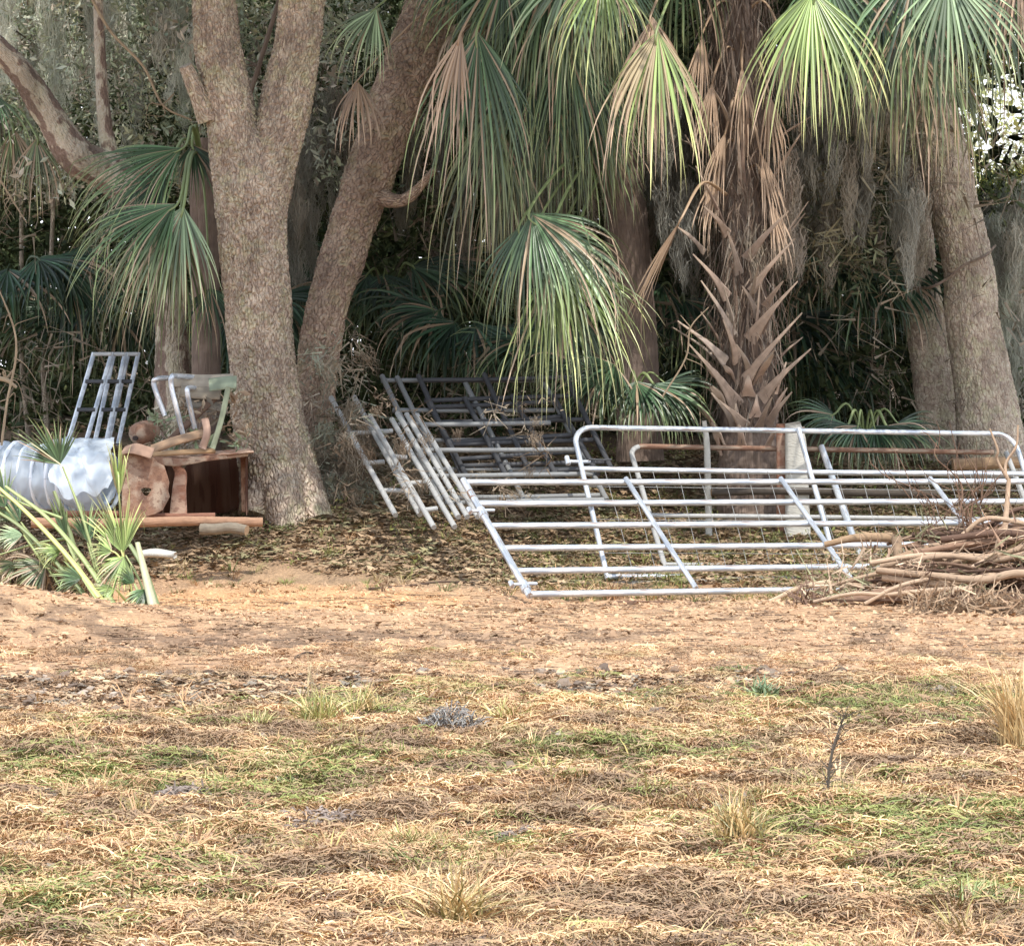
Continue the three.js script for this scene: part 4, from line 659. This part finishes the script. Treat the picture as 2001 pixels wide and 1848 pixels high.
{ // rusty plate with a hole
  const c = at(283, 950, 26.15), s = 26.15 / FPX, sh = new THREE.Shape(); const E = [[-44, -62], [10, -62], [22, -48], [36, -40], [42, -22], [46, -8], [44, 8], [47, 20], [40, 34], [34, 46], [20, 54], [-10, 62], [-44, 60]]; E.forEach(([x, y], i) => i ? sh.lineTo(x * s, -y * s) : sh.moveTo(x * s, -y * s));
  const h = new THREE.Path(); for (let i = 0; i <= 14; i++) { const a = -i / 14 * 6.2832, r = (8 + 1.5 * Math.sin(a * 3)) * s; i ? h.lineTo(2 * s + r * 1.15 * Math.cos(a), -10 * s + r * Math.sin(a)) : h.moveTo(2 * s + r * 1.15, -10 * s); } sh.holes.push(h);
  const g = new THREE.ExtrudeGeometry(sh, { depth: .02, bevelEnabled: true, bevelSize: .004, bevelThickness: .004, bevelSegments: 2, curveSegments: 8 }); const uv = g.attributes.uv; for (let i = 0; i < uv.count; i++) uv.setXY(i, uv.getX(i) * 2.2, uv.getY(i) * 2.2);
  const m = new THREE.Mesh(g, M.rustPale); m.name = 'rusty_plate'; m.position.copy(c); m.rotation.set(-.12, .12, 0); m.castShadow = m.receiveShadow = true; scene.add(m); tag(m, 'tan rusted metal plate with a scalloped edge and a hole in it', 'metal plate');
}
{ // rusty table-like trough
  const t = thing('rusty_table', at(390, 1000, 26.7), 'rusted steel table frame standing between the holed plate and the oak', 'table');
  const b = new MB(); b.strap([at(285, 893, 26.85), at(390, 889, 26.85), at(488, 880, 26.9)], [1.0, 1.0, 1.0], .02, V(0, 1, 0)); b.build('top', M.rust, t);
  const r = new MB(); r.strap(curve([at(288, 897, 26.33), at(345, 903, 26.33), at(400, 896, 26.35), at(484, 886, 26.45)], 14), [.04, .05, .06, .06, .06, .06, .05, .05, .05, .04, .04, .04, .04, .04, .04], .012, V(0, 0, 1)); r.build('rim', M.rustPale, t);
  const l = new MB(); l.strap(curve([at(335, 905, 26.4), at(352, 925, 26.4), at(350, 955, 26.4), at(348, 1010, 26.4)], 14), curveR([.02, .09, .10, .13], 14), .03, V(0, 0, 1)); l.build('leg', M.rust, t);
  const l2 = new MB(); l2.strap([at(476, 885, 26.9), at(478, 1000, 26.9)], .05, .03, V(0, 0, 1)); l2.build('leg', M.rust, t);
  const k = new MB(); k.strap([at(300, 948, 27.5), at(485, 942, 27.5)], .46, .02, V(0, 0, 1)); k.build('back_panel', M.rustDark, t);  // darker rust puts the shade under the table top into the colour
  const sp = new MB(); sp.strap([at(318, 948, 26.5), at(318, 948, 27.5)], .44, .02, V(1, 0, 0)); sp.build('added_side_panel', M.rustDark, t); const sq = new MB(); sq.strap([at(482, 948, 26.6), at(482, 948, 27.5)], .44, .02, V(1, 0, 0)); sq.build('added_side_panel', M.rustDark, t);  // side panels added to keep the space under the top dark
}
{ // round canister with a hole
  const a = at(262, 850, 26.6), z = at(305, 838, 26.8), t = thing('canister', at(280, 870, 26.7), 'brown rounded canister with a hole, lying atop the holed plate', 'canister'), b = new MB(), ax = z.clone().sub(a);
  b.tube([0, .03, .1, .25, .6, .85, 1].map(s => a.clone().addScaledVector(ax, s)), [.02, .055, .075, .085, .085, .07, .03], 24, {}); b.build('shell', M.rustPale, t);
  const h = new MB(); h.tube([at(263, 856, 26.51), at(265, 856, 26.56)], .018, 12, {}); h.build('dark_plug', M.hole, t);  // solid plug, coloured dark as the shaded inside of the hole
}
scatter('heap_litter', 'dead leaves, bark flakes and strips caught over the junk heap', [leafClump(18, .16, .2, .12), leafClump(12, .16, .14, .4)], M.moss, (() => { const L = []; for (let i = 0; i < 42; i++) { const px = rr(285, 470), p = at(px, lerp(rr(800, 884), rr(760, 884), ss(320, 420, px)), rr(26.5, 27.1)); L.push({ p, s: rr(.3, .8), rx: rr(0, 6), rz: rr(0, 6), c: vary(pick([[.26, .19, .13], [.36, .28, .2], [.2, .24, .14], [.12, .1, .075], [.40, .36, .28]]), .25) }); } return L; })());
// slabs, planks and frames
function plank(label, P, w, th, c, hint, name = 'plank') { const p = P.map(q => at(...q)), b = new MB(); b.col = c; b.strap(curve(p, 12), w, th, hint ?? V(0, .8, .6), {}); return tag(b.build(name, M.wood, p[0]), label, 'plank', null); }
plank('tan slab of bark lying on the rusty table', [[296, 878, 26.4], [340, 862, 26.4], [398, 846, 26.5]], .09, .03, [.42, .29, .19]);
plank('dark broken plank propped above the tan bark slab', [[325, 866, 26.6], [372, 822, 26.6], [420, 776, 26.7]], .055, .03, [.17, .11, .08]);
plank('low tan strip of wood along the rusty table top', [[298, 888, 26.35], [350, 884, 26.35], [420, 880, 26.4]], .05, .02, [.45, .30, .17]);
plank('pinkish curved bark piece standing at the heap’s right', [[395, 876, 26.35], [404, 846, 26.35], [400, 818, 26.4]], .055, .02, [.48, .34, .27], V(0, 0, 1));
plank('pale green slanting slat at the right of the heap', [[415, 876, 26.3], [432, 820, 26.3], [446, 756, 26.35]], .04, .015, [.30, .36, .26], V(0, 0, 1));
plank('upper pale board stacked on top of the junk heap', [[338, 742, 26.8], [390, 746, 26.8], [455, 744, 26.8]], .15, .035, [.42, .38, .31], V(0, .75, .65));
plank('second pale board below the top one on the heap', [[352, 764, 26.7], [390, 768, 26.7], [430, 770, 26.7]], .12, .03, [.38, .34, .27], V(0, .75, .65));
plank('third grey board lowest under the pale boards', [[362, 786, 26.7], [400, 790, 26.7], [440, 800, 26.8]], .10, .03, [.26, .24, .2], V(0, .75, .65));
plank('greenish board end hard against the oak trunk', [[408, 752, 26.6], [440, 748, 26.6], [462, 747, 26.6]], .13, .02, [.28, .34, .25], V(0, .7, .7));
plank('flat rusty brown flake lying over the holed plate', [[240, 880, 26.15], [262, 876, 26.1], [298, 886, 26.1]], .12, .012, [.40, .27, .2], V(0, .8, .6));
for (const [lb, P] of [['left bent grey tube frame rising out of the junk heap', [[322, 812, 26.7], [306, 770, 26.7], [300, 748, 26.7], [306, 740, 26.7], [334, 738, 26.9]]], ['tallest bent grey tube frame in the middle of the junk heap', [[362, 868, 26.6], [345, 800, 26.5], [334, 752, 26.5], [336, 736, 26.5], [344, 735, 26.6], [400, 738, 27]]], ['short bent grey tube frame right of the tallest one', [[380, 836, 26.6], [372, 800, 26.55], [366, 770, 26.5], [368, 758, 26.55], [390, 760, 26.9]]]]) {
  const b = new MB(); b.tube(curve(P.map(q => at(...q)), 40), .019, 12, { tile: .3 }); tag(b.build('tube_frame', M.galv, at(...P[0])), lb, 'metal frame');
}
for (const [lb, x0, x1, dx, nn] of [['leftmost leaning metal ladder frame, its pale side rail nearest the left', 183, 218, -52, 3], ['leaning metal ladder frame in the middle of the three', 222, 244, -38, 3], ['rightmost leaning metal ladder frame, partly behind the canister', 250, 270, -40, 3]]) {
  const i = x0 > 240 ? 2 : x0 > 215 ? 1 : 0, t = thing('ladder_frame', at(x0 + dx, 865, 27.2 + i * .12), lb, 'metal frame', null), d0 = 27.75 + i * .1, d1 = 27.2 + i * .1;
  const L = (x, s) => at(x + dx * s, lerp(690, 868, s), lerp(d0, d1, s)); for (const x of [x0, x1]) { const b = new MB(); b.strap([L(x, 0), L(x, .5), L(x, 1)], .034, .022, V(0, .4, 1)); b.build('side_rail', M.galv, t); }
  for (const s of [.01, .31, .62]) { const b = new MB(); b.strap([L(x0, s).add(V(0, 0, .02)), L(x1, s).add(V(0, 0, .02))], .03, .02, V(0, .4, 1)); b.build('rung', s > .2 ? M.tubeDark : M.galvOld, t); }
}
{ const b = new MB(); b.strap(curve([at(268, 1084, 24.95), at(300, 1080, 24.95), at(342, 1085, 24.9)], 8), curveR([.05, .12, .06], 8), .04, V(0, 1, .2), {}); tag(b.build('stone', M.white, at(300, 1088, 24.95)), 'flat white stone on the dirt beside the cut green stalks', 'stone'); }

// ---------------------------------------------------------------- cut palm fronds piled at the left
function cutFrond(label, P, r0, c, fan) {
  const p = P.map(q => at(...q)), t = thing('cut_palm_frond', p[0].clone(), label, 'palm frond', null), b = new MB(); b.col = c;
  b.tube(curve(p, 24), curveR([r0 * 1.35, r0 * 1.05, r0 * .7], 24), 10, { flat: .55, color: s => mix3(vary(c, .1), [.45, .47, .22], s * .3), capCol: [.62, .55, .38] }); b.build('stalk', M.stalk, t);
  if (fan) { const m = frond(t, null, fan[0], fan[1], fan[2]); m.name = 'blade'; }
  return t;
}
const SG = [.30, .36, .15], SY = [.55, .56, .20], SD = [.17, .22, .10];
cutFrond('cut palm frond stalk with a dark fan held upright before the plastic drum', [[196, 1135, 24.2], [160, 1010, 24.3], [122, 912, 24.4]], .016, SG, [[118, 910, 24.4], [70, 812, 24.4], { spread: 1.5, droop: .05, c: 'green', n: 22, face: V(.1, .2, 1) }]);
cutFrond('shorter cut palm frond with its bright fan pointing straight up', [[240, 1090, 24.2], [236, 1020, 24.2], [232, 965, 24.2]], .014, SY, [[232, 975, 24.2], [232, 862, 24.2], { spread: .55, droop: -.02, c: 'lit', n: 20, keep: 1, face: V(0, 0, 1) }]);
cutFrond('vivid yellow-green young frond glowing at the middle of the cut pile', [[262, 1180, 24.0], [250, 1120, 24.0], [236, 1075, 24.05]], .014, SY, [[240, 1085, 24.05], [222, 960, 24.1], { spread: 1.1, droop: .1, c: 'lit', n: 30, brown: 0, face: V(0, .2, 1) }]);
cutFrond('cut palm frond with a green fan drooping low within the pile', [[290, 1185, 23.9], [270, 1130, 23.95], [245, 1085, 24]], .014, SG, [[243, 1085, 24], [200, 1170, 23.9], { spread: 1.5, droop: .3, c: 'lit', n: 20 }]);
cutFrond('lowest brightest cut stalk sweeping from the dirt up to the left edge', [[212, 1192, 23.8], [130, 1085, 23.95], [50, 1000, 24.1], [-30, 930, 24.2]], .022, SY, null);
cutFrond('cut green stalk just above the brightest one', [[228, 1190, 23.85], [160, 1090, 24], [90, 1010, 24.1], [10, 950, 24.2]], .021, SG, null);
cutFrond('dark cut stalk beneath the brightest one', [[185, 1185, 23.85], [110, 1100, 24], [40, 1030, 24.1], [-30, 985, 24.2]], .02, SD, null);
cutFrond('cut stalk ending in a spoon-shaped base beside the glowing frond', [[308, 1188, 23.9], [280, 1110, 24], [236, 1040, 24.1], [200, 1000, 24.1]], .018, SD, null);
cutFrond('pale grey-green cut stalk at the right of the pile', [[300, 1192, 23.7], [285, 1130, 23.8], [268, 1060, 23.9]], .026, [.38, .38, .26], null);
cutFrond('thin cut stalk crossing the pile level towards the left edge', [[130, 1052, 24.1], [70, 1062, 24.15], [-20, 1090, 24.2]], .014, SG, null);
cutFrond('thin cut stalk crossing the drum from the left edge', [[120, 1012, 24.15], [60, 990, 24.2], [-20, 960, 24.25]], .014, SG, null);
cutFrond('thin bent stalk pointing up left from the dark fan', [[118, 908, 24.35], [80, 880, 24.35], [36, 848, 24.35]], .008, [.5, .46, .3], null);
cutFrond('dark leafy stalk base standing behind the glowing frond', [[150, 1100, 24.3], [135, 1040, 24.35], [105, 960, 24.4]], .03, SD, null);
cutFrond('cut palm frond lying lowest with its fan spread over the soil heap', [[180, 1180, 24.05], [130, 1130, 24.1], [90, 1100, 24.1]], .016, SD, [[92, 1102, 24.1], [-10, 1150, 24.0], { spread: 1.6, droop: .3, c: 'olive', n: 26, brown: .35 }]);
cutFrond('cut palm frond at the left edge, its green fan over the drum’s lower side', [[120, 1150, 24.2], [60, 1060, 24.25], [10, 990, 24.3]], .016, SG, [[12, 992, 24.3], [-60, 900, 24.3], { spread: 1.4, droop: .25, c: 'green', n: 24 }]);
cutFrond('broad folded green leaf standing between the stalks and the log', [[160, 1120, 24.2], [140, 1080, 24.25], [128, 1050, 24.3]], .014, SG, [[130, 1055, 24.3], [112, 975, 24.35], { spread: .5, droop: 0, c: 'green', n: 12, keep: 1, fuse: .7 }]);
for (const [lb, A, B, C, c] of [['broad green blade leaning left, highest on the cut pile', [90, 1090, 24.3], [40, 1020, 24.35], [-10, 965, 24.4], 'green'], ['yellow-green blade bent over low on the cut pile’s right', [255, 1185, 23.95], [225, 1150, 23.9], [170, 1165, 23.85], 'lit'], ['short green leaf fan at the foot of the cut pile', [285, 1190, 23.8], [262, 1140, 23.85], [225, 1110, 23.85], 'green'], ['brown-edged leaf fan sagging at the far left of the cut pile', [60, 1150, 24.1], [30, 1100, 24.1], [-15, 1125, 24.0], 'olive'], ['bright drooping leaf fan in front of the reddish log’s left end', [150, 1150, 24.0], [120, 1075, 24.0], [60, 1085, 23.95], 'lit'], ['green leaf fan low in the middle of the cut pile', [200, 1190, 23.8], [160, 1130, 23.85], [95, 1125, 23.8], 'green'], ['pale leaf fan crossing the bright stalk near the left edge', [90, 1110, 24.0], [45, 1045, 24.0], [-15, 1050, 23.95], 'pale'], ['dark leaf fan beneath the pale stalk at the pile’s right', [300, 1190, 23.75], [285, 1150, 23.8], [250, 1200, 23.7], 'green'], ['upright green leaf fan just right of the dark fan', [190, 1130, 24.3], [170, 1060, 24.35], [165, 985, 24.4], 'green']]) cutFrond(lb, [A, B.map((v, i) => (v * 2 + A[i]) / 3), B], .013, c == 'lit' ? SY : SG, [B, C, { spread: 1.2, droop: .15, c, n: 22, brown: c == 'olive' ? .5 : .05 }]);
cutFrond('short yellow leaf shoots curling left of the glowing frond', [[250, 1120, 24.0], [230, 1085, 24.0], [215, 1075, 24]], .012, SY, [[220, 1078, 24], [165, 1060, 23.95], { spread: 1.6, droop: .3, c: 'lit', n: 14 }]);
{ // dry debris under the stalks
  const L = []; for (let i = 0; i < 150; i++) { const p = at(rr(-60, 170), rr(1090, 1185), rr(24.2, 24.7)), g = groundH(p.x, -p.z); p.y = Math.max(p.y, g); if (p.y > g + .35) p.y = g + rr(0, .3); L.push({ p, s: rr(.5, 1.1), rx: rr(0, 6), rz: rr(0, 6), c: vary(pick([[.30, .20, .14], [.20, .13, .09], [.42, .31, .2], [.20, .2, .1]]), .25) }); }
  scatter('dead_fronds', 'brown shredded dead leaves heaped under the cut green stalks', [leafClump(22, .14, .17, .09), leafClump(22, .14, .17, .05)], M.straw, L);
}
// vines at the left edge
for (const [lb, P, r] of [['pale crooked vine at the left edge, nearest the plastic drum', [[2, 870, 26.5], [14, 780, 26.5], [30, 700, 26.5], [26, 640, 26.5], [-5, 560, 26.5]], .009], ['cut branch stub poking in from the left edge', [[-30, 735, 26.6], [10, 742, 26.6], [32, 757, 26.6]], .018], ['thin pale branch slanting down from the top left towards the oak', [[170, -20, 28.2], [215, 60, 28.2], [280, 130, 28.2], [318, 205, 28.2], [375, 235, 28.2]], .012], ['bare drooping twig at the left edge below the pale limb', [[-10, 335, 28.2], [20, 385, 28.2], [52, 436, 28.2]], .008], ['dark thin branch leaning in the gap between the oak’s forks', [[470, 240, 28.6], [505, 130, 28.6], [545, 0, 28.6], [570, -80, 28.6]], .02], ['dead twig hanging beside the palm trunk’s left foot', [[1295, 775, 28.25], [1340, 700, 28.25], [1350, 640, 28.25], [1385, 600, 28.25]], .007]]) {
  const b = new MB(); b.col = P[0][0] == 470 ? [.2, .16, .13] : [.5, .41, .29]; b.tube(curve(P.map(q => at(...q)), 40), curveR([r, r * .9, r * .5], 40), 8, { noise: plates(r * .2, 30) });
  for (let i = 0; i < 5; i++) { const q = P[1 + Math.floor(rnd() * (P.length - 2))], p = at(...q); b.tube(curve([p, p.clone().add(V(rr(-.12, .12), rr(-.1, .1), rr(-.05, .05))), p.clone().add(V(rr(-.25, .25), rr(-.25, .1), 0))], 8), curveR([r * .5, .003, .001], 8), 5); }
  tag(b.build('branch', M.wood, at(...P[0])), lb, 'branch');
}

// ---------------------------------------------------------------- the brush pile on the right
const BR = [.30, .195, .135], BRL = [.60, .45, .32], BRD = [.17, .105, .075];
pole('branch', 'pale bare stick reaching out of the brush pile farthest left on the dirt', 'branch', [1440, 1190, 24.1], [1622, 1138, 24.4], .014, .022, [.68, .54, .38], { bend: .04, k: 3 });
pole('branch', 'forked pale branch standing upright out of the brush pile', 'branch', [1955, 1100, 24.4], [1972, 935, 24.6], .022, .014, BRL, { bend: .03 });
for (const [a, c] of [[[1972, 940, 24.6], [1935, 838, 24.6]], [[1972, 945, 24.6], [1990, 830, 24.7]]]) pole('branch', a[1] == 940 ? 'left prong curving above the forked upright branch' : 'right prong curving above the forked upright branch', 'branch', a, c, .011, .006, BRL, { bend: .05 });
pole('branch', 'thick arched brown branch on top of the brush pile', 'branch', [1738, 1098, 24.3], [2090, 1040, 24.4], .030, .036, [.42, .29, .19], { bend: .06, k: 3 });
pole('branch', 'short cut branch with a pale top resting on the gate bars', 'branch', [1612, 1064, 24.9], [1745, 1050, 24.8], .02, .034, [.45, .32, .2], { bend: .03 });
pole('branch', 'stout broken stub standing at the pile’s left shoulder', 'branch', [1758, 1130, 24.4], [1752, 1050, 24.5], .030, .034, [.38, .28, .19], { bend: .01 });
pole('branch', 'cut log end with its hollow painted dark in the lower brush pile', 'log', [1612, 1180, 24.0], [1800, 1162, 23.9], .045, .06, BR, { bend: .02, cap: [.10, .07, .05] });  // dark colour on the flat end cap paints the shade of a hollow
pole('branch', 'long slender stick lying from the gate’s foot into the pile', 'branch', [1570, 1160, 24.2], [2050, 1060, 24.0], .010, .02, BRL, { bend: .05, k: 4, n: 34 });
for (let i = 0; i < 120; i++) {
  const y = rr(1046, 1196), k = clamp((y - 1046) / 150), x0 = lerp(1800, 1590, k) + rr(-40, 230), len = rr(200, 560), d = rr(23.8, 24.75) + .25 * (1 - k), A = at(x0, y + rr(-5, 5), d), Z = at(x0 + len, y - rr(-45, 70) * (1 - k * .4), d + rr(-.35, .25));
  for (const p of [A, Z]) { const g = groundH(p.x, -p.z) + .02; if (p.y < g) p.y = g; }
  const thick = rnd() < .4, tc = Math.floor(rnd() * 3), lb = `${thick ? 'thick' : 'thin'} ${['pale tan', 'mid brown', 'dark brown'][tc]} stick tangled in the ${k < .5 ? 'upper' : 'lower'} half of the brush pile`;
  pole('branch', lb, 'branch', A, Z, thick ? rr(.014, .022) : rr(.005, .011), thick ? rr(.02, .032) : rr(.007, .014), vary([BRL, BR, BRD][tc], .2), { bend: .075, k: 4, twigs: 2, seg: 8, n: 24, group: lb.replace('stick', 'sticks') });
}
for (const [lb, A, Z, r] of [['long pale stick lying level on top of the brush pile', [1700, 1100, 24.0], [2060, 1088, 24.1], .016], ['pale stick slanting steeply across the brush pile’s front', [1690, 1180, 23.75], [1960, 1078, 24.0], .013], ['bare pale stick low at the front of the brush pile', [1590, 1176, 23.8], [1900, 1150, 23.7], .012], ['dark bent branch rising at the back of the brush pile', [1830, 1070, 24.6], [2030, 990, 24.8], .012]]) pole('branch', lb, 'branch', A, Z, r, r * 1.3, lb[0] == 'd' ? BRD : [.66, .51, .37], { bend: .05, k: 4, twigs: 3, seg: 10, n: 30 });
for (let i = 0; i < 16; i++) { const A = at(rr(1800, 1990), rr(1000, 1080), rr(24.3, 24.7)), Z = A.clone().add(V(rr(-.45, .3), rr(.12, .5), rr(-.1, .1))); pole('branch', 'thin bare twig arching up from the top of the brush pile', 'branch', A, Z, rr(.004, .007), .002, vary(BR, .2), { bend: .07, k: 3, twigs: 4, seg: 6, group: 'twigs arching out of the brush pile' }); }
{
  const L = [], K = []; for (let i = 0; i < 90; i++) { const px = rr(1560, 2080), k = ss(1560, 1800, px), p = at(px, lerp(1178, rr(1040, 1185), k), rr(23.8, 24.8)), g = groundH(p.x, -p.z); if (p.y < g) p.y = g + .01; L.push({ p, s: rr(.5, 1.1), rx: rr(0, 6), rz: rr(0, 6), c: vary(pick([BR, BRD, BRL, [.28, .27, .16]]), .25) }); }
  scatter('brush_twigs', 'fine broken twigs and dead leaves filling the brush pile', [leafClump(16, .17, .26, .02), leafClump(12, .17, .16, .09)], M.straw, L);
  for (let i = 0; i < 110; i++) { const p = at(rr(1780, 2060), rr(1195, 1235), 23.2); p.y = groundH(p.x, -p.z) + rr(0, .06); K.push({ p, s: rr(.4, .9), rx: rr(0, 6), rz: rr(0, 6), c: vary(pick([[.50, .36, .24], [.38, .26, .17], [.30, .22, .15]]), .25) }); }
  scatter('curled_leaves', 'curled dry leaves lying before the brush pile', [leafClump(12, .12, .2, .06)], M.straw, K);
}
// ---------------------------------------------------------------- tufts and bits in the foreground
function onG(px, py) { let d = 16; for (let i = 0; i < 40; i++) { const p = at(px, py, d), e = p.y - groundH(p.x, d); d += e * d / (CAMH) * .8; } const p = at(px, py, d); return gp(p.x, d); }
function tuft(label, px, py, n, h, sp, cols, lean = 0, w = .008) {
  const p = onG(px, py), b = new MB(); n *= 1.6; h *= 1.35;
  for (let i = 0; i < n; i++) {
    const a = rr(0, 6.283), L = h * rr(.35, 1.1), k = sp * rr(.1, 1.2), d = V(Math.cos(a) + lean, 0, Math.sin(a) * .8), p0 = p.clone().add(V(gs() * .05, -.01, gs() * .05)), pts = []; b.col = vary(pick(cols), .25);
    for (let j = 0; j <= 5; j++) { const t = j / 5; pts.push(p0.clone().addScaledVector(d, L * k * t * t).add(V(0, L * t * (1 - .4 * k * t), 0))); }
    b.ribbon(pts, [w, w, w * .9, w * .7, w * .5, w * .1], V(-d.z, 0, d.x).applyAxisAngle(V(0, 1, 0), rr(-1.2, 1.2)), { fold: .35 });
  }
  return tag(b.build('grass_tuft', M.frond, p), label, 'grass tuft');
}
const ST = [[.72, .54, .28], [.62, .42, .2], [.5, .36, .18]], GY = [[.36, .36, .12], [.46, .42, .15], [.25, .26, .09], [.6, .48, .22]], OL = [[.22, .20, .075], [.34, .27, .1], [.5, .36, .16]];
tuft('dry tuft with long arching straws at the bottom centre', 890, 1815, 130, .20, 1.1, [...ST, ...OL], .15);
tuft('bushy straw tuft with dark olive base at the lower right', 1442, 1672, 120, .17, .7, [...ST, ...OL]);
tuft('tall straw-coloured grass clump at the right edge', 1992, 1470, 150, .33, .55, ST, -.35);
tuft('yellow-green tuft nearest the bare dirt, left of centre', 622, 1420, 110, .17, .7, GY);
tuft('yellowish tuft right beside the other yellow-green one', 712, 1412, 90, .15, .9, [...GY, ...ST]);
tuft('darker green low tuft at the left of the yellow-green ones', 505, 1440, 60, .10, .8, GY);
tuft('olive-brown tuft alone at the lower left', 272, 1610, 80, .10, .7, OL);
tuft('pale dry tuft right of the grey debris clump', 985, 1420, 80, .13, 1, [...ST, ...GY]);
tuft('small bright green tuft in the middle of the lawn', 782, 1500, 45, .08, .5, [[.30, .36, .09], [.24, .3, .08]]);
tuft('blue-green weed near the bare dirt at the right', 1490, 1372, 60, .12, .9, [[.17, .24, .13], [.25, .3, .15]], 0, .014);
tuft('green blades spreading at the right lower corner', 1900, 1790, 70, .10, 1.3, [[.3, .36, .16], [.4, .44, .2]]);
tuft('green tuft on the lawn left of centre', 445, 1555, 60, .07, 1, [[.24, .3, .09], [.3, .34, .12]]);
tuft('tall lone dry stem left of the yellow-green tuft', 600, 1370, 5, .24, .2, [[.6, .48, .28]], .02, .006);
tuft('sparse tall green stem before the rusty table', 396, 985, 8, .36, .35, [[.34, .36, .13], [.25, .3, .1]], 0, .011);
tuft('broad-leaved green weed at the foot of the rusty table', 415, 992, 40, .16, .9, [[.2, .28, .08], [.3, .38, .12]], .2, .03);
tuft('pale seeding grass leaning right before the oak', 435, 1000, 30, .30, 1.0, [[.44, .44, .27], [.5, .46, .3]], .6, .008);
tuft('bright yellow-green weed beside the old panels', 993, 940, 10, .14, .4, [[.5, .55, .1]], 0, .025);
tuft('reddish dead weed at the bottom bar of the front gate', 1195, 1172, 40, .14, 1, [[.36, .2, .11], [.46, .28, .15]], 0, .01);
for (const [lb, px, py, w, c] of [['flat grey patch of dried mud and roots on the lawn left of centre', 620, 1625, .20, [.24, .19, .16]], ['smaller grey root clump on the lawn at the left', 365, 1567, .10, [.26, .21, .18]], ['low dark root clump near the left edge of the lawn', 55, 1575, .08, [.16, .13, .1]], ['grey matted root patch at the centre of the lawn', 1050, 1660, .16, [.27, .22, .19]]]) {
  const p = onG(px, py), b = new MB();
  for (let i = 0; i < 380; i++) { const a = rr(0, 6.283), r = Math.sqrt(rnd()), q = p.clone().add(V(Math.cos(a) * r * w, .012 + w * .28 * (1 - r * r) * rnd(), Math.sin(a) * r * w * 1.1)), d = V(gs(), gs() * .25, gs()).normalize(), l = rr(.02, .06); b.col = vary(c, .35); b.ribbon([0, .5, 1].map(s => q.clone().addScaledVector(d, l * s).add(V(0, .006 * Math.sin(s * 3.1), 0))), [.005, .009, .003], V(gs(), gs(), gs())); }
  b.p.forEach((v, i) => { if (i % 3 == 1) b.p[i] += .018; }); tag(b.build('root_clump', M.moss2, p), lb, 'debris');
}
{ // dark seedling
  const p = onG(1618, 1578), b = new MB(); b.col = [.075, .06, .045]; const q = (x, y) => at(x, y, -p.z);
  b.tube(curve([p, q(1619, 1530), q(1623, 1490), q(1632, 1450), q(1650, 1400)], 24), curveR([.0055, .005, .0025], 24), 8, { noise: plates(.002, 60) });
  for (let i = 0; i < 34; i++) { const t = rr(.15, 1), y = lerp(1570, 1400, t), c = q(1618 + 32 * t * t, y), e = c.clone().add(V(rr(-.09, .09), rr(-.01, .07), rr(-.05, .05))); b.tube([c, c.clone().lerp(e, .5).add(V(0, .006, 0)), e], [.002, .0016, .0008], 5); b.col = [.10, .095, .055]; b.ribbon([e, e.clone().add(V(.006, .008, 0)), e.clone().add(V(.014, .01, 0))], [.001, .008, .001], V(0, 1, 1)); b.col = [.075, .06, .045]; }
  tag(b.build('seedling', M.stalk, p), 'thin dark leafless seedling standing in the lawn at the right', 'plant');
}
{ // grey debris clump
  const p = onG(885, 1432), L = []; const t = thing('debris_clump', p, 'grey tangled clump of dead moss lying on the lawn', 'debris'), b = new MB();
  for (let i = 0; i < 520; i++) { const a = rr(0, 6.283), r = Math.sqrt(rnd()), c = p.clone().add(V(Math.cos(a) * r * .15, .02 + .13 * (1 - r * r) * rnd(), Math.sin(a) * r * .10)), d = V(gs(), gs() * .5, gs()).normalize(), l = rr(.03, .07); b.col = vary(pick([[.22, .21, .19], [.33, .31, .28], [.14, .12, .11]]), .2); b.ribbon([0, .5, 1].map(s => c.clone().addScaledVector(d, l * s).add(V(0, .012 * Math.sin(s * 3.1), 0))), [.004, .006, .002], V(gs(), gs(), gs())); }
  b.build('moss_strands', M.stalk, t).userData.kind = 'stuff';
}
for (const [lb, a, z, r, c] of [['long dark stick lying on the litter left of the front gate', [720, 1105], [930, 1140], .010, [.15, .10, .075]], ['thin stick bending over the front gate’s bottom bar', [1240, 1122], [1310, 1178], .006, [.45, .33, .22]], ['straight tan stalk lying near the right weed', [1245, 1367], [1310, 1348], .006, [.7, .52, .3]], ['pale dry stalk lying on the lawn right of centre', [1505, 1452], [1575, 1405], .007, [.78, .62, .38]], ['small pale stalk left of the other dry stalk', [1470, 1440], [1530, 1428], .005, [.72, .56, .34]], ['dark curved twig standing by the right weed', [1540, 1345], [1572, 1395], .006, [.16, .1, .07]], ['dark short stick on the dirt darkened as tree shade at the left', [575, 1295], [612, 1280], .006, [.10, .07, .05]]]) {
  const A = onG(...a), Z = onG(...z); A.y += r; Z.y += r; pole('stick', lb, 'stick', A, Z, r, r * .7, c, { bend: .03, seg: 8, n: 16 });
}
renderer.render(scene, camera);
